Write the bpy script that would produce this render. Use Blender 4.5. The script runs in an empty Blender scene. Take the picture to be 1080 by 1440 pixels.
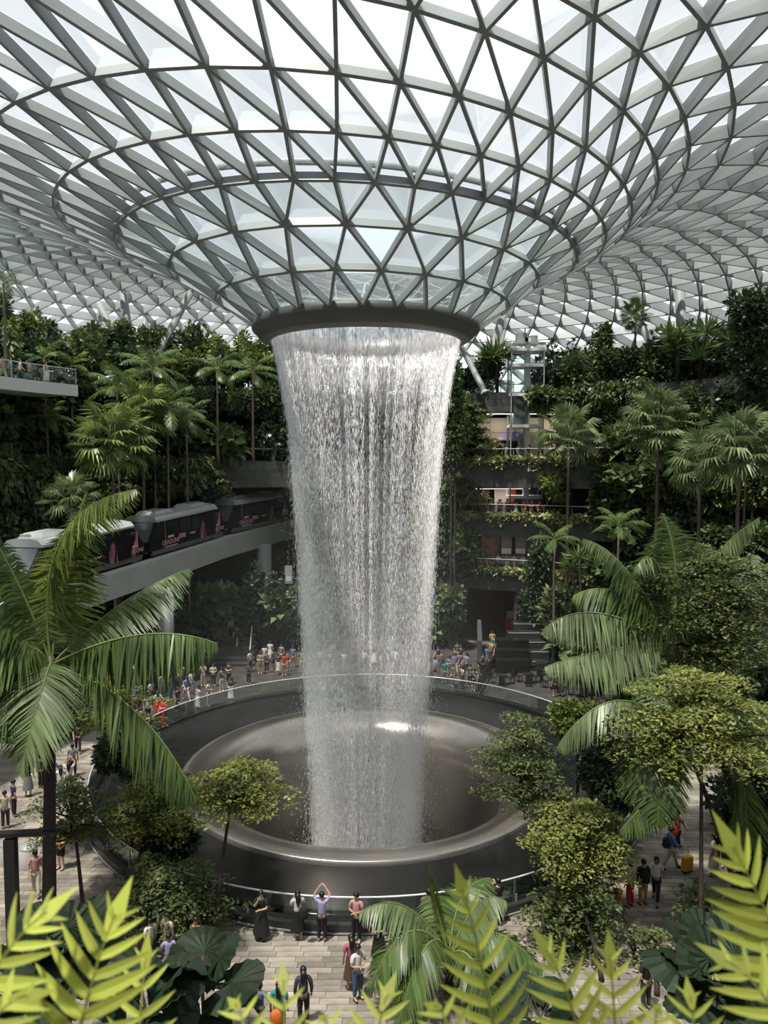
import bpy, bmesh, math, random
import numpy as np
from mathutils import Vector, Matrix
PI = math.pi; R_ = math.radians
random.seed(7)
sc = bpy.context.scene
COL = sc.collection

# ---------------------------------------------------------------- camera, sky, sun, exposure
FPX = 1044.0                                   # focal length in pixels of the 1080x1440 frame
PITCH = math.atan(66 / FPX)
CAM = Vector((0.93, -39.0, 16.1))              # the fountain's axis is the world origin
cd = bpy.data.cameras.new('camera'); cam = bpy.data.objects.new('camera', cd); COL.objects.link(cam)
cam.location = CAM; cam.rotation_euler = (PI / 2 - PITCH, 0, 0)
cd.sensor_fit = 'VERTICAL'; cd.sensor_height = 36.0; cd.lens = FPX / 1440 * 36.0
cd.clip_end = 600; cd.clip_start = 0.05
cd.dof.use_dof = True; cd.dof.focus_distance = 30.0; cd.dof.aperture_fstop = 2.8
sc.camera = cam
world = bpy.data.worlds.new('sky'); sc.world = world; world.use_nodes = True
bg = world.node_tree.nodes['Background']
bg.inputs[0].default_value = (0.90, 0.955, 1.0, 1); bg.inputs[1].default_value = 1.0
sl = bpy.data.lights.new('sun', 'SUN'); sl.energy = 6.0; sl.angle = R_(3.5); sl.color = (1.0, 0.95, 0.86)
sun = bpy.data.objects.new('sun', sl); COL.objects.link(sun); sun.rotation_euler = (R_(14), R_(-13), 0)
sc.cycles.volume_bounces = 2; sc.cycles.transparent_max_bounces = 40
vs = sc.view_settings
sc.display_settings.display_device = 'sRGB'
vs.view_transform = 'Standard'; vs.look = 'None'; vs.gamma = 1.0; vs.use_curve_mapping = False; vs.exposure = 0.42

def at(px, py, D):                             # the point seen at a pixel, D metres in front along +y
    u = (px - 540) / FPX; v = (720 - py) / FPX
    d = Vector((u, math.cos(PITCH) + v * math.sin(PITCH), -math.sin(PITCH) + v * math.cos(PITCH)))
    return CAM + d * (D / d.y)
def gnd(px, py, z=0.0):                        # the point of a level plane seen at a pixel
    d = at(px, py, 10) - CAM
    return CAM + d * ((z - CAM.z) / d.z)
def project(P):
    d = P - CAM
    f = d.y * math.cos(PITCH) - d.z * math.sin(PITCH); u = d.y * math.sin(PITCH) + d.z * math.cos(PITCH)
    return (540 + FPX * d.x / f, 720 - FPX * u / f, f) if f > .1 else (0, 0, -1)

# ---------------------------------------------------------------- materials
MATS = {}
def mat(name, col, rough=.6, metal=0, col2=None, scale=4, bump=0, rnd=0, island=0, trans=0, spec=.5, stretch=None, emit=0, detail=3):
    if name in MATS: return MATS[name]
    m = bpy.data.materials.new(name); m.use_nodes = True; MATS[name] = m
    nt = m.node_tree; N = nt.nodes; L = nt.links; P = N['Principled BSDF']; out = N['Material Output']
    P.inputs['Roughness'].default_value = rough; P.inputs['Metallic'].default_value = metal
    P.inputs['Specular IOR Level'].default_value = spec
    c = N.new('ShaderNodeRGB'); c.outputs[0].default_value = (*col, 1); src = c.outputs[0]
    tc = N.new('ShaderNodeTexCoord'); vec = tc.outputs['Object']
    if stretch:
        mp = N.new('ShaderNodeMapping'); mp.inputs['Scale'].default_value = stretch; L.new(vec, mp.inputs[0]); vec = mp.outputs[0]
    if col2 or bump:
        nz = N.new('ShaderNodeTexNoise'); nz.inputs['Scale'].default_value = scale; nz.inputs['Detail'].default_value = detail; L.new(vec, nz.inputs['Vector'])
    if col2:
        rp = N.new('ShaderNodeMapRange'); rp.inputs[1].default_value = .35; rp.inputs[2].default_value = .65; L.new(nz.outputs[0], rp.inputs[0])
        mx = N.new('ShaderNodeMix'); mx.data_type = 'RGBA'; L.new(rp.outputs[0], mx.inputs['Factor']); L.new(src, mx.inputs['A']); mx.inputs['B'].default_value = (*col2, 1); src = mx.outputs['Result']
    if rnd or island:
        if island: g = N.new('ShaderNodeNewGeometry'); ro = g.outputs['Random Per Island']
        else: g = N.new('ShaderNodeObjectInfo'); ro = g.outputs['Random']
        a = rnd or island
        mr = N.new('ShaderNodeMapRange'); mr.inputs[3].default_value = 1 - a; mr.inputs[4].default_value = 1 + a; L.new(ro, mr.inputs[0])
        vm = N.new('ShaderNodeVectorMath'); vm.operation = 'SCALE'; L.new(src, vm.inputs[0]); L.new(mr.outputs[0], vm.inputs['Scale']); src = vm.outputs[0]
    L.new(src, P.inputs['Base Color'])
    if bump:
        b = N.new('ShaderNodeBump'); b.inputs['Strength'].default_value = bump; b.inputs['Distance'].default_value = .05; L.new(nz.outputs[0], b.inputs['Height']); L.new(b.outputs[0], P.inputs['Normal'])
    if emit:
        P.inputs['Emission Color'].default_value = (*col, 1); P.inputs['Emission Strength'].default_value = emit
    if trans:
        t = N.new('ShaderNodeBsdfTranslucent'); L.new(src, t.inputs[0])
        ms = N.new('ShaderNodeMixShader'); ms.inputs[0].default_value = trans; L.new(P.outputs[0], ms.inputs[1]); L.new(t.outputs[0], ms.inputs[2]); L.new(ms.outputs[0], out.inputs[0])
    return m
def glass(name, tint, rough=.02, fac=.5):
    m = bpy.data.materials.new(name); m.use_nodes = True; MATS[name] = m
    nt = m.node_tree; N = nt.nodes; L = nt.links; N.remove(N['Principled BSDF'])
    t = N.new('ShaderNodeBsdfTransparent'); t.inputs[0].default_value = (*tint, 1)
    g = N.new('ShaderNodeBsdfGlossy'); g.inputs['Roughness'].default_value = rough; g.inputs[0].default_value = (.9, .9, .9, 1)
    fr = N.new('ShaderNodeFresnel'); fr.inputs[0].default_value = 1.45
    mu = N.new('ShaderNodeMath'); mu.operation = 'MULTIPLY'; mu.inputs[1].default_value = fac; L.new(fr.outputs[0], mu.inputs[0])
    ms = N.new('ShaderNodeMixShader'); L.new(mu.outputs[0], ms.inputs[0]); L.new(t.outputs[0], ms.inputs[1]); L.new(g.outputs[0], ms.inputs[2]); L.new(ms.outputs[0], N['Material Output'].inputs[0])
    return m

# ---------------------------------------------------------------- mesh helpers
class MB:
    def __init__(s): s.v = []; s.f = []; s.mi = []
    def add(s, vs, fs, mi=0):
        o = len(s.v); s.v.extend([tuple(v) for v in vs]); s.f.extend([tuple(i + o for i in f) for f in fs]); s.mi.extend([mi] * len(fs)); return s
    def box(s, c, d, rz=0, mi=0, M4=None):
        x, y, z = d[0] / 2, d[1] / 2, d[2] / 2; cs, sn = math.cos(rz), math.sin(rz); vs = []
        for dz in (-z, z):
            for dx, dy in ((-x, -y), (x, -y), (x, y), (-x, y)): vs.append((c[0] + dx * cs - dy * sn, c[1] + dx * sn + dy * cs, c[2] + dz))
        if M4: vs = [M4 @ Vector(v) for v in vs]
        return s.add(vs, [(0, 3, 2, 1), (4, 5, 6, 7), (0, 1, 5, 4), (1, 2, 6, 5), (2, 3, 7, 6), (3, 0, 4, 7)], mi)
    def tube(s, pts, rad, n=8, mi=0, cap=True):
        pts = [Vector(p) for p in pts]; m = len(pts)
        if not hasattr(rad, '__len__'): rad = [rad] * m
        vs = []; prev = None
        for i, p in enumerate(pts):
            t = (pts[min(i + 1, m - 1)] - pts[max(i - 1, 0)]).normalized()
            if prev is None: a = t.orthogonal().normalized()
            else: a = (prev - t * prev.dot(t)); a = a.normalized() if a.length > 1e-6 else t.orthogonal().normalized()
            prev = a; b = t.cross(a)
            for k in range(n):
                th = 2 * PI * k / n; vs.append(p + (a * math.cos(th) + b * math.sin(th)) * rad[i])
        fs = [(i * n + k, i * n + (k + 1) % n, (i + 1) * n + (k + 1) % n, (i + 1) * n + k) for i in range(m - 1) for k in range(n)]
        if cap: fs += [tuple(range(n - 1, -1, -1)), tuple((m - 1) * n + k for k in range(n))]
        return s.add(vs, fs, mi)
    def lathe(s, prof, n=64, c=(0, 0), mi=0, a0=0, a1=2 * PI, closed=False):
        full = abs(a1 - a0 - 2 * PI) < 1e-6; nn = n if full else n + 1; vs = []
        for row in prof:
            r, z = row[:2]; sy = row[2] if len(row) > 2 else 0
            for k in range(nn):
                t = a0 + (a1 - a0) * k / n; vs.append((c[0] + r * math.cos(t), c[1] + sy + r * math.sin(t), z))
        m = len(prof); rows = m if closed else m - 1
        fs = []
        for i in range(rows):
            j = (i + 1) % m
            for k in range(n):
                k2 = (k + 1) % nn
                fs.append((i * nn + k, i * nn + k2, j * nn + k2, j * nn + k))
        if closed and not full: fs += [tuple(i * nn for i in range(m)), tuple(i * nn + n for i in range(m - 1, -1, -1))]
        return s.add(vs, fs, mi)
    def arc(s, r0, r1, z0, z1, a0, a1, n=24, mi=0, c=(0, 0)):      # a solid ring sector
        return s.lathe([(r0, z0), (r1, z0), (r1, z1), (r0, z1)], n, c, mi, a0, a1, True)
    def mesh(s, name, mats, smooth=False):
        me = bpy.data.meshes.new(name); me.from_pydata(s.v, [], s.f)
        for m in (mats if isinstance(mats, (list, tuple)) else [mats]): me.materials.append(m)
        if len(set(s.mi)) > 1: me.polygons.foreach_set('material_index', s.mi)
        if smooth: me.polygons.foreach_set('use_smooth', [True] * len(s.f))
        me.update(); return me
    def build(s, name, mats, parent=None, smooth=False, loc=None):
        return link(name, s.mesh(name, mats, smooth), parent, loc)
def link(name, me, parent=None, loc=None):
    o = bpy.data.objects.new(name, me); COL.objects.link(o)
    if parent: o.parent = parent
    if loc is not None: o.location = loc
    return o
def np_mesh(name, V, Fq, mats, smooth=False, mi=None):              # V (n,3), Fq (m,k) same-size faces
    me = bpy.data.meshes.new(name); V = np.asarray(V, np.float32); Fq = np.asarray(Fq, np.int32); m, k = Fq.shape
    me.vertices.add(len(V)); me.vertices.foreach_set('co', V.ravel())
    me.loops.add(m * k); me.loops.foreach_set('vertex_index', Fq.ravel())
    me.polygons.add(m); me.polygons.foreach_set('loop_start', np.arange(0, m * k, k, dtype=np.int32))
    for q in (mats if isinstance(mats, (list, tuple)) else [mats]): me.materials.append(q)
    if mi is not None: me.polygons.foreach_set('material_index', np.asarray(mi, np.int32))
    if smooth: me.polygons.foreach_set('use_smooth', np.ones(m, bool))
    me.update(calc_edges=True); return me
def tag(o, label=None, cat=None, group=None, kind=None):
    if label: o['label'] = label
    if cat: o['category'] = cat
    if group: o['group'] = group
    if kind: o['kind'] = kind
    return o
def empty(name, loc=(0, 0, 0), rz=0, **k):
    o = bpy.data.objects.new(name, None); COL.objects.link(o); o.location = loc; o.rotation_euler = (0, 0, rz); o.empty_display_size = .2
    return tag(o, **k)
def copy_tree(o, parent=None):
    c = o.copy(); COL.objects.link(c); c.parent = parent
    for ch in o.children: copy_tree(ch, c)
    return c

STEEL = mat('painted_steel', (.30, .325, .325), .45, col2=(.26, .285, .285), scale=.6)
STEELW = mat('white_steel', (.62, .64, .64), .4)
PANE = glass('roof_glass', (.985, .99, .99), .03, .35)
PANEWET = glass('wet_roof_glass', (.90, .93, .93), .12, .5)
CLEAR = glass('clear_glass', (.86, .91, .89), .02, .8)
BLACKST = mat('polished_black_stone', (.010, .0105, .0105), .12, col2=(.016, .017, .017), scale=1.5, spec=.10)
DARKST = mat('dark_stone', (.075, .078, .075), .55, col2=(.045, .047, .045), scale=2.5, bump=.2, rnd=.25)
CONC = mat('grey_concrete', (.46, .475, .45), .6, col2=(.40, .415, .39), scale=.8, bump=.1)
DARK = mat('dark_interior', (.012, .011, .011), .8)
TERRFLOOR = mat('terrace_floor', (.10, .095, .088), .6, col2=(.07, .068, .064), scale=.6)

# ================================================================ ROOF: glazed grid shell flaring out of the oculus
RT = [  # centre x, centre y, radius, height, tilt
 (0, 0, 5.75, 23.05, -.012), (-.15, 0, 7.5, 24.2, -.02), (-.55, -.2, 9.3, 25.4, -.025), (-.86, -.28, 11.3, 26.3, -.03),
 (-1.5, -.4, 13.2, 27.15, -.042), (-2.5, -.6, 15.2, 28.05, -.05), (-3.8, -1.0, 17.35, 29.1, -.058), (-4.6, -1.2, 19.2, 29.85, -.06),
 (-5.1, -1.3, 21.2, 30.5, -.06), (-5.3, -1.3, 23.3, 31.05, -.058), (-5.4, -1.3, 25.5, 31.5, -.055), (-5.5, -1.2, 27.7, 31.8, -.05),
 (-5.5, -1.1, 29.9, 31.95, -.047), (-5.4, -1, 32.1, 31.95, -.045), (-5.3, -.9, 34.3, 31.8, -.042), (-5.2, -.8, 36.5, 31.5, -.04),
 (-5.1, -.7, 38.7, 31.0, -.04), (-5, -.6, 40.9, 30.35, -.04), (-5, -.6, 43.0, 29.5, -.04), (-5, -.6, 45.0, 28.45, -.04),
 (-5, -.6, 46.9, 27.2, -.04), (-5, -.6, 48.7, 25.8, -.04), (-5, -.6, 50.4, 24.2, -.04), (-5, -.6, 52.0, 22.4, -.04),
 (-5, -.6, 53.4, 20.4, -.04), (-5, -.6, 54.6, 18.3, -.04), (-5, -.6, 55.6, 16.1, -.04), (-5, -.6, 56.4, 13.8, -.04)]
def ring_n(k): return 24 if k < 3 else 48 if k < 11 else 96 if k < 19 else 96
rings = []
for k, (cx, cy, r, z, tl) in enumerate(RT):
    n = ring_n(k); ph = (0 if (k % 2 == 0) == (k < 3) else .5) if k < 11 else (.5 if k % 2 == 0 else 0)
    th = -PI / 2 + (np.arange(n) + ph) * 2 * PI / n
    if k >= 3: th = th + 0.0
    x = r * np.cos(th); y = r * np.sin(th)
    rings.append([Vector((cx + a, cy + b, z + tl * a)) for a, b in zip(x, y)])
def ring_ang(k, j): n = ring_n(k); ph = (0 if (k % 2 == 0) == (k < 3) else .5) if k < 11 else (.5 if k % 2 == 0 else 0); return (j + ph) / n
def nodal(k, j):
    r = rings[k]; n = len(r); t = r[(j + 1) % n] - r[j - 1]
    cx, cy, rr, z, tl = RT[k]
    k0, k1 = max(k - 1, 0), min(k + 1, len(RT) - 1)
    dr = RT[k1][2] - RT[k0][2]; dz = RT[k1][3] - RT[k0][3]
    c = Vector((cx, cy, 0)); rad = Vector((r[j].x - cx, r[j].y - cy, 0)).normalized()
    m = rad * dr + Vector((0, 0, dz + tl * rad.x * dr))
    nn = t.cross(m); nn.normalize()
    out = rad * -dz + Vector((0, 0, dr))
    return nn if nn.dot(out) > 0 else -nn
NRM = [[nodal(k, j) for j in range(len(rings[k]))] for k in range(len(RT))]
edges = []; tris = []
for k in range(len(RT)):
    n = len(rings[k])
    if k: 
        for j in range(n): edges.append(((k, j), (k, (j + 1) % n)))
    if k + 1 < len(RT):
        n2 = len(rings[k + 1])
        # advance round both rings, always closing the shorter diagonal
        i = j = 0
        b0 = min(range(n2), key=lambda q: abs(((ring_ang(k + 1, q) - ring_ang(k, 0) + .5) % 1) - .5))
        A = [ring_ang(k, q) for q in range(n + 1)]; a0 = A[0]
        B = [ring_ang(k + 1, b0) + q / n2 for q in range(n2 + 1)]
        sh = round(B[0] - a0); B = [b - sh for b in B]
        while i < n or j < n2:
            edges.append(((k, i % n), (k + 1, (b0 + j) % n2)))
            if j >= n2 or (i < n and (A[i + 1] + A[i]) / 2 <= (B[min(j + 1, n2)] + B[j]) / 2 - 1e-9):
                tris.append(((k, i % n), (k, (i + 1) % n), (k + 1, (b0 + j) % n2))); i += 1
            else:
                tris.append(((k, i % n), (k + 1, (b0 + j + 1) % n2), (k + 1, (b0 + j) % n2))); j += 1
BW, BDK = .062, [.38] * 6 + [.42, .48, .56, .62, .68, .74, .8] + [.86] * 20                                                 # half width and depth of a roof strut
def strut(a, b):
    A, B = rings[a[0]][a[1]], rings[b[0]][b[1]]; na, nb = NRM[a[0]][a[1]], NRM[b[0]][b[1]]
    s = (B - A).cross(na + nb).normalized() * BW
    return [A - s, A + s, A + s + na * BDK[a[0]], A - s + na * BDK[a[0]], B - s, B + s, B + s + nb * BDK[b[0]], B - s + nb * BDK[b[0]]]
SF = [(0, 1, 2, 3), (7, 6, 5, 4), (0, 4, 5, 1), (1, 5, 6, 2), (2, 6, 7, 3), (3, 7, 4, 0)]
def seen_size(P, Q):
    p, q = project(P), project(Q)
    if p[2] < 1 or q[2] < 1: return 0
    mx, my = (p[0] + q[0]) / 2, (p[1] + q[1]) / 2
    if not (-40 < mx < 1120 and -40 < my < 520): return 0
    return math.hypot(p[0] - q[0], p[1] - q[1])
ceiling = tag(empty('ceiling'), 'glazed triangular grid shell roof funnelling down to the oculus', 'roof', kind='structure')
es = sorted(edges, key=lambda e: -seen_size(rings[e[0][0]][e[0][1]], rings[e[1][0]][e[1][1]]))
for e in es[:300]:
    MB().add(strut(*e), SF).build('roof_strut', STEEL, ceiling)
mb = MB()
for e in es[300:]: mb.add(strut(*e), SF)
tag(mb.build('strut_field', STEEL, ceiling), kind='stuff')
def pane(t):
    P = [rings[k][j] + NRM[k][j] * (BDK[k] + .02) for k, j in t]; Q = [rings[k][j] + NRM[k][j] * (BDK[k] + .05) for k, j in t]
    return P + Q
PF = [(0, 2, 1), (3, 4, 5)]
def tri_area(t):
    p = [project(rings[k][j]) for k, j in t]
    if min(q[2] for q in p) < 1: return 0
    cx = sum(q[0] for q in p) / 3; cy = sum(q[1] for q in p) / 3
    if not (0 < cx < 1080 and 0 < cy < 500): return 0
    return abs((p[1][0] - p[0][0]) * (p[2][1] - p[0][1]) - (p[2][0] - p[0][0]) * (p[1][1] - p[0][1]))
ts = sorted(tris, key=lambda t: -tri_area(t))
def pane1(t):                                                       # one thin closed sheet
    return MB().add(pane(t), [(0, 2, 1), (3, 4, 5), (0, 1, 4, 3), (1, 2, 5, 4), (2, 0, 3, 5)])
for t in ts[:300]: pane1(t).build('glass_pane', PANEWET if max(q[0] for q in t) <= 3 else PANE, ceiling)
mb = MB()
for t in ts[300:]: mb.add([rings[k][j] + NRM[k][j] * (BDK[k] + .02) for k, j in t], [(0, 1, 2)], 1 if max(q[0] for q in t) <= 3 else 0)
tag(mb.build('pane_field', [PANE, PANEWET], ceiling), kind='stuff')
g = [rings[3][j] + NRM[3][j] * (BDK[3] + .2) + (rings[4][j] - rings[3][j]) * .15 for j in range(48)]
mb = MB(); mb.tube(g + [g[0], g[1]], .13, 8); mb.build('gutter_pipe', mat('gutter_metal', (.30, .36, .36), .35), ceiling, True)

# the oculus ring the water falls from
ocu = tag(empty('oculus_ring', (0, 0, 22.4)), 'dark grey flared metal ring at the foot of the glass funnel', 'ring', kind='structure')
mb = MB(); mb.lathe([(5.66, 1.0), (5.80, .95), (5.86, .62), (5.80, .50), (5.35, .12), (5.30, .10)], 96); mb.build('fascia_band', mat('oculus_metal', (.13, .135, .13), .45), ocu, True)
mb = MB(); mb.lathe([(5.30, .10), (5.0, -.05), (4.9, -.05), (4.86, .1), (4.9, 1.0), (5.66, 1.0)], 96); mb.build('water_lip', mat('oculus_lip', (.22, .215, .21), .4), ocu, True)

# ================================================================ WATERFALL
def wr(z):
    return float(np.interp(z, [-7, -4, 0, 3.2, 6.9, 10.6, 14.4, 18.1, 20.5, 22.5], [2.35, 2.42, 2.62, 2.85, 3.1, 3.36, 3.62, 3.96, 4.38, 4.86]))
WZ = np.linspace(-7, 22.6, 60); WR = np.array([wr(z) for z in WZ])
rng = np.random.default_rng(3)
def water_mat(name, col, alpha, emit=0):
    m = bpy.data.materials.new(name); m.use_nodes = True; nt = m.node_tree; N = nt.nodes; L = nt.links; N.remove(N['Principled BSDF'])
    d = N.new('ShaderNodeBsdfDiffuse'); d.inputs[0].default_value = (*col, 1)
    t = N.new('ShaderNodeBsdfTranslucent'); t.inputs[0].default_value = (*col, 1)
    ge = N.new('ShaderNodeNewGeometry'); va = N.new('ShaderNodeVectorMath'); va.operation = 'ADD'; va.inputs[1].default_value = (0, 0, 1.2); L.new(ge.outputs['Normal'], va.inputs[0])   # spray scatters round, not like a flat wall
    vn = N.new('ShaderNodeVectorMath'); vn.operation = 'NORMALIZE'; L.new(va.outputs[0], vn.inputs[0]); L.new(vn.outputs[0], d.inputs['Normal'])
    a = N.new('ShaderNodeMixShader'); a.inputs[0].default_value = .4; L.new(d.outputs[0], a.inputs[1]); L.new(t.outputs[0], a.inputs[2])
    if alpha is None: L.new(a.outputs[0], N['Material Output'].inputs[0]); return m
    tr = N.new('ShaderNodeBsdfTransparent'); b = N.new('ShaderNodeMixShader')
    if isinstance(alpha, float): b.inputs[0].default_value = alpha
    else:
        tc = N.new('ShaderNodeTexCoord'); mp = N.new('ShaderNodeMapping'); mp.inputs['Scale'].default_value = (7, 7, .22); L.new(tc.outputs['Object'], mp.inputs[0])
        nz = N.new('ShaderNodeTexNoise'); nz.inputs['Scale'].default_value = 1.0; nz.inputs['Detail'].default_value = 5; L.new(mp.outputs[0], nz.inputs['Vector'])
        mr = N.new('ShaderNodeMapRange'); mr.inputs[1].default_value = .38; mr.inputs[2].default_value = .72; mr.inputs[3].default_value = alpha[0]; mr.inputs[4].default_value = alpha[1]; L.new(nz.outputs[0], mr.inputs[0]); ao = mr.outputs[0]
        if len(alpha) > 2:                                           # the sheet breaks up into drops as it falls
            sx = N.new('ShaderNodeSeparateXYZ'); L.new(tc.outputs['Object'], sx.inputs[0]); m2 = N.new('ShaderNodeMapRange'); m2.interpolation_type = 'SMOOTHSTEP'; m2.inputs[1].default_value = alpha[2]; m2.inputs[2].default_value = alpha[3]; L.new(sx.outputs[2], m2.inputs[0])
            mu = N.new('ShaderNodeMath'); mu.operation = 'MULTIPLY'; L.new(ao, mu.inputs[0]); L.new(m2.outputs[0], mu.inputs[1]); ao = mu.outputs[0]
        L.new(ao, b.inputs[0])
    L.new(tr.outputs[0], b.inputs[1]); L.new(a.outputs[0], b.inputs[2]); L.new(b.outputs[0], N['Material Output'].inputs[0]); return m
WDROP = water_mat('falling_water', (.97, .97, .98), .6)
WSHEET = water_mat('water_veil', (.97, .97, .98), (.0, .26))
WTOP = water_mat('water_sheet', (.97, .94, .965), (.2, .8, 19.0, 22.3))
def needles(n, th, z, r, ln, wd):                                   # slender four-sided drops
    c = np.stack([r * np.cos(th), r * np.sin(th), z], 1)
    e1 = np.stack([-np.sin(th), np.cos(th), 0 * th], 1) * wd[:, None]; e2 = np.stack([np.cos(th), np.sin(th), 0 * th], 1) * wd[:, None]
    up = np.zeros((n, 3)); up[:, 2] = ln / 2
    V = np.stack([c + up, c - up, c + e1, c + e2, c - e1, c - e2], 1).reshape(-1, 3)
    f = np.array([(0, 2, 3), (0, 3, 4), (0, 4, 5), (0, 5, 2), (1, 3, 2), (1, 4, 3), (1, 5, 4), (1, 2, 5)])
    F = (np.arange(n)[:, None, None] * 6 + f[None]).reshape(-1, 3)
    return V, F
def curtain_angles(n):
    out = []
    ph = rng.uniform(0, 2 * PI, 40); fr = rng.integers(3, 60, 40); am = rng.uniform(.2, 1, 40)
    while len(out) < n:
        th = rng.uniform(0, 2 * PI, 4 * n); w = (am[:, None] * np.sin(fr[:, None] * th[None] + ph[:, None])).sum(0) / 3.2
        keep = rng.uniform(0, 1, 4 * n) < np.clip(.5 + .42 * w, .04, 1); out.extend(th[keep][:n - len(out)])
    return np.array(out)
fall = tag(empty('waterfall'), 'white circular curtain of falling water dropping from the oculus into the pool', 'waterfall')
n = 110000
th = curtain_angles(n); z = -6.5 + 29 * rng.uniform(0, 1, n) ** 1.12
r = np.interp(z, WZ, WR) + rng.normal(0, 1, n) * np.interp(z, [-6, 8, 20, 22.5], [.40, .22, .08, .02])
V, F = needles(n, th, z, r, np.interp(z, [-6, 10, 22], [.22, .24, .36]) * rng.uniform(.35, 1.5, n), np.interp(z, [-6, 10, 22], [.0075, .0075, .009]) * rng.uniform(.5, 1.6, n))
tag(link('water_drops', np_mesh('water_drops', V, F, WDROP), fall), kind='stuff')
n = 34000                                                            # spray drifting off the curtain
z = -5 + 22 * rng.uniform(0, 1, n) ** 1.6; th = rng.uniform(0, 2 * PI, n)
r = np.interp(z, WZ, WR) + rng.exponential(1, n) * np.interp(z, [-6, 6, 17], [.55, .38, .2]) * rng.choice([-1, 1, 1], n)
V, F = needles(n, th, z, r, rng.uniform(.02, .09, n), rng.uniform(.006, .014, n))
tag(link('spray', np_mesh('spray', V, F, WDROP), fall), kind='stuff')
WVOL = bpy.data.materials.new('water_haze'); WVOL.use_nodes = True; N = WVOL.node_tree.nodes; N.remove(N['Principled BSDF']); vv = N.new('ShaderNodeVolumeScatter'); vv.inputs['Color'].default_value = (.98, .98, .99, 1); vv.inputs['Density'].default_value = .17; vv.inputs['Anisotropy'].default_value = .1
tq = N.new('ShaderNodeTexCoord'); sq = N.new('ShaderNodeSeparateXYZ'); mq = N.new('ShaderNodeMapRange'); mq.inputs[1].default_value = 0; mq.inputs[2].default_value = 18; mq.inputs[3].default_value = .17; mq.inputs[4].default_value = .11
for u_, w_ in ((tq.outputs['Object'], sq.inputs[0]), (sq.outputs[2], mq.inputs[0]), (mq.outputs[0], vv.inputs['Density'])): WVOL.node_tree.links.new(u_, w_)
WVOL.node_tree.links.new(vv.outputs[0], N['Material Output'].inputs['Volume'])
zz = np.linspace(-6.3, 21.0, 40); tk = np.interp(zz, [-6, 6, 16, 21], [.6, .42, .2, .1])
mb = MB(); mb.lathe([(wr(q) + t, q) for q, t in zip(zz, tk)] + [(wr(q) - t, q) for q, t in zip(zz[::-1], tk[::-1])], 96, closed=True); mb.build('water_haze', WVOL, fall, True)
mb = MB(); mb.lathe([(wr(q), q) for q in np.linspace(18.9, 22.45, 14)], 128); mb.build('water_sheet', WTOP, fall, True)

# ================================================================ POOL
pool = tag(empty('fountain_pool', (0, 0, 0)), 'round black stone pool around the wet funnel the water falls into', 'pool')
CO, CI = -.55, -1.2                                                  # the funnel sits a little toward the front of the basin
mb = MB(); mb.lathe([(13.35, 0, CO), (13.35, .30, CO), (12.9, .30, CO), (12.85, .22, CO), (9.55, .34, CI), (9.5, .30, CI), (9.4, .2, CI), (9.4, -2, CI)], 128); mb.build('black_basin', BLACKST, pool, True)
mb = MB(); mb.lathe([(9.46, .1, CI), (9.46, .47, CI), (9.38, .50, CI), (9.22, .50, CI)], 128); mb.build('steel_edge', mat('brushed_edge', (.35, .33, .30), .3, .8), pool, True)
pr = [(9.22, .50), (9.0, .52)]
for i in range(1, 17):
    t = i / 16 * R_(78); pr.append((9.0 - 2.3 * math.sin(t), .52 - 2.6 * (1 - math.cos(t))))
pr += [(6.55, -3), (6.3, -5), (6.1, -9)]
mb = MB(); mb.lathe([(r, z, CI) for r, z in pr], 128); mb.build('funnel', mat('wet_acrylic', (.42, .39, .345), .24, .92, col2=(.33, .305, .27), scale=.5, bump=.12, detail=6), pool, True)
mb = MB(); mb.lathe([(6.15, -8.9, CI), (.01, -8.9, CI)], 64); mb.build('sump', mat('sump_water', (.05, .045, .04), .2), pool)

rail = tag(empty('pool_railing', (0, CO, 0)), 'curved clear glass railing with a slim steel handrail around the pool', 'railing')
mb = MB(); mb.arc(13.5, 13.95, 0, .34, 0, 2 * PI, 128); mb.build('kerb', mat('kerb_stone', (.03, .03, .03), .35), rail)
mb = MB(); mb.arc(13.96, 14.0, .03, .09, 0, 2 * PI, 128); mb.build('kerb_strip', STEEL, rail)
NP = 44
for k in range(NP):
    a = 2 * PI * k / NP; e = .003
    MB().arc(13.70, 13.72, .34, 1.18, a + e, a + 2 * PI / NP - e, 3).build('glass_panel', CLEAR, rail)
mb = MB(); mb.tube([(13.71 * math.cos(2 * PI * k / 128), 13.71 * math.sin(2 * PI * k / 128), 1.2) for k in range(130)], .035, 6); mb.build('handrail', mat('bright_rail', (.8, .8, .82), .3, .3), rail, True)
for k in range(NP):
    a = 2 * PI * k / NP; MB().box((13.76 * math.cos(a), 13.76 * math.sin(a), .48), (.04, .05, .28), a).build('post', STEEL, rail)
MB().box((.6, -13.99, .86), (.42, .012, .3)).build('notice', mat('notice_grey', (.28, .30, .29), .5), rail)

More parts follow.
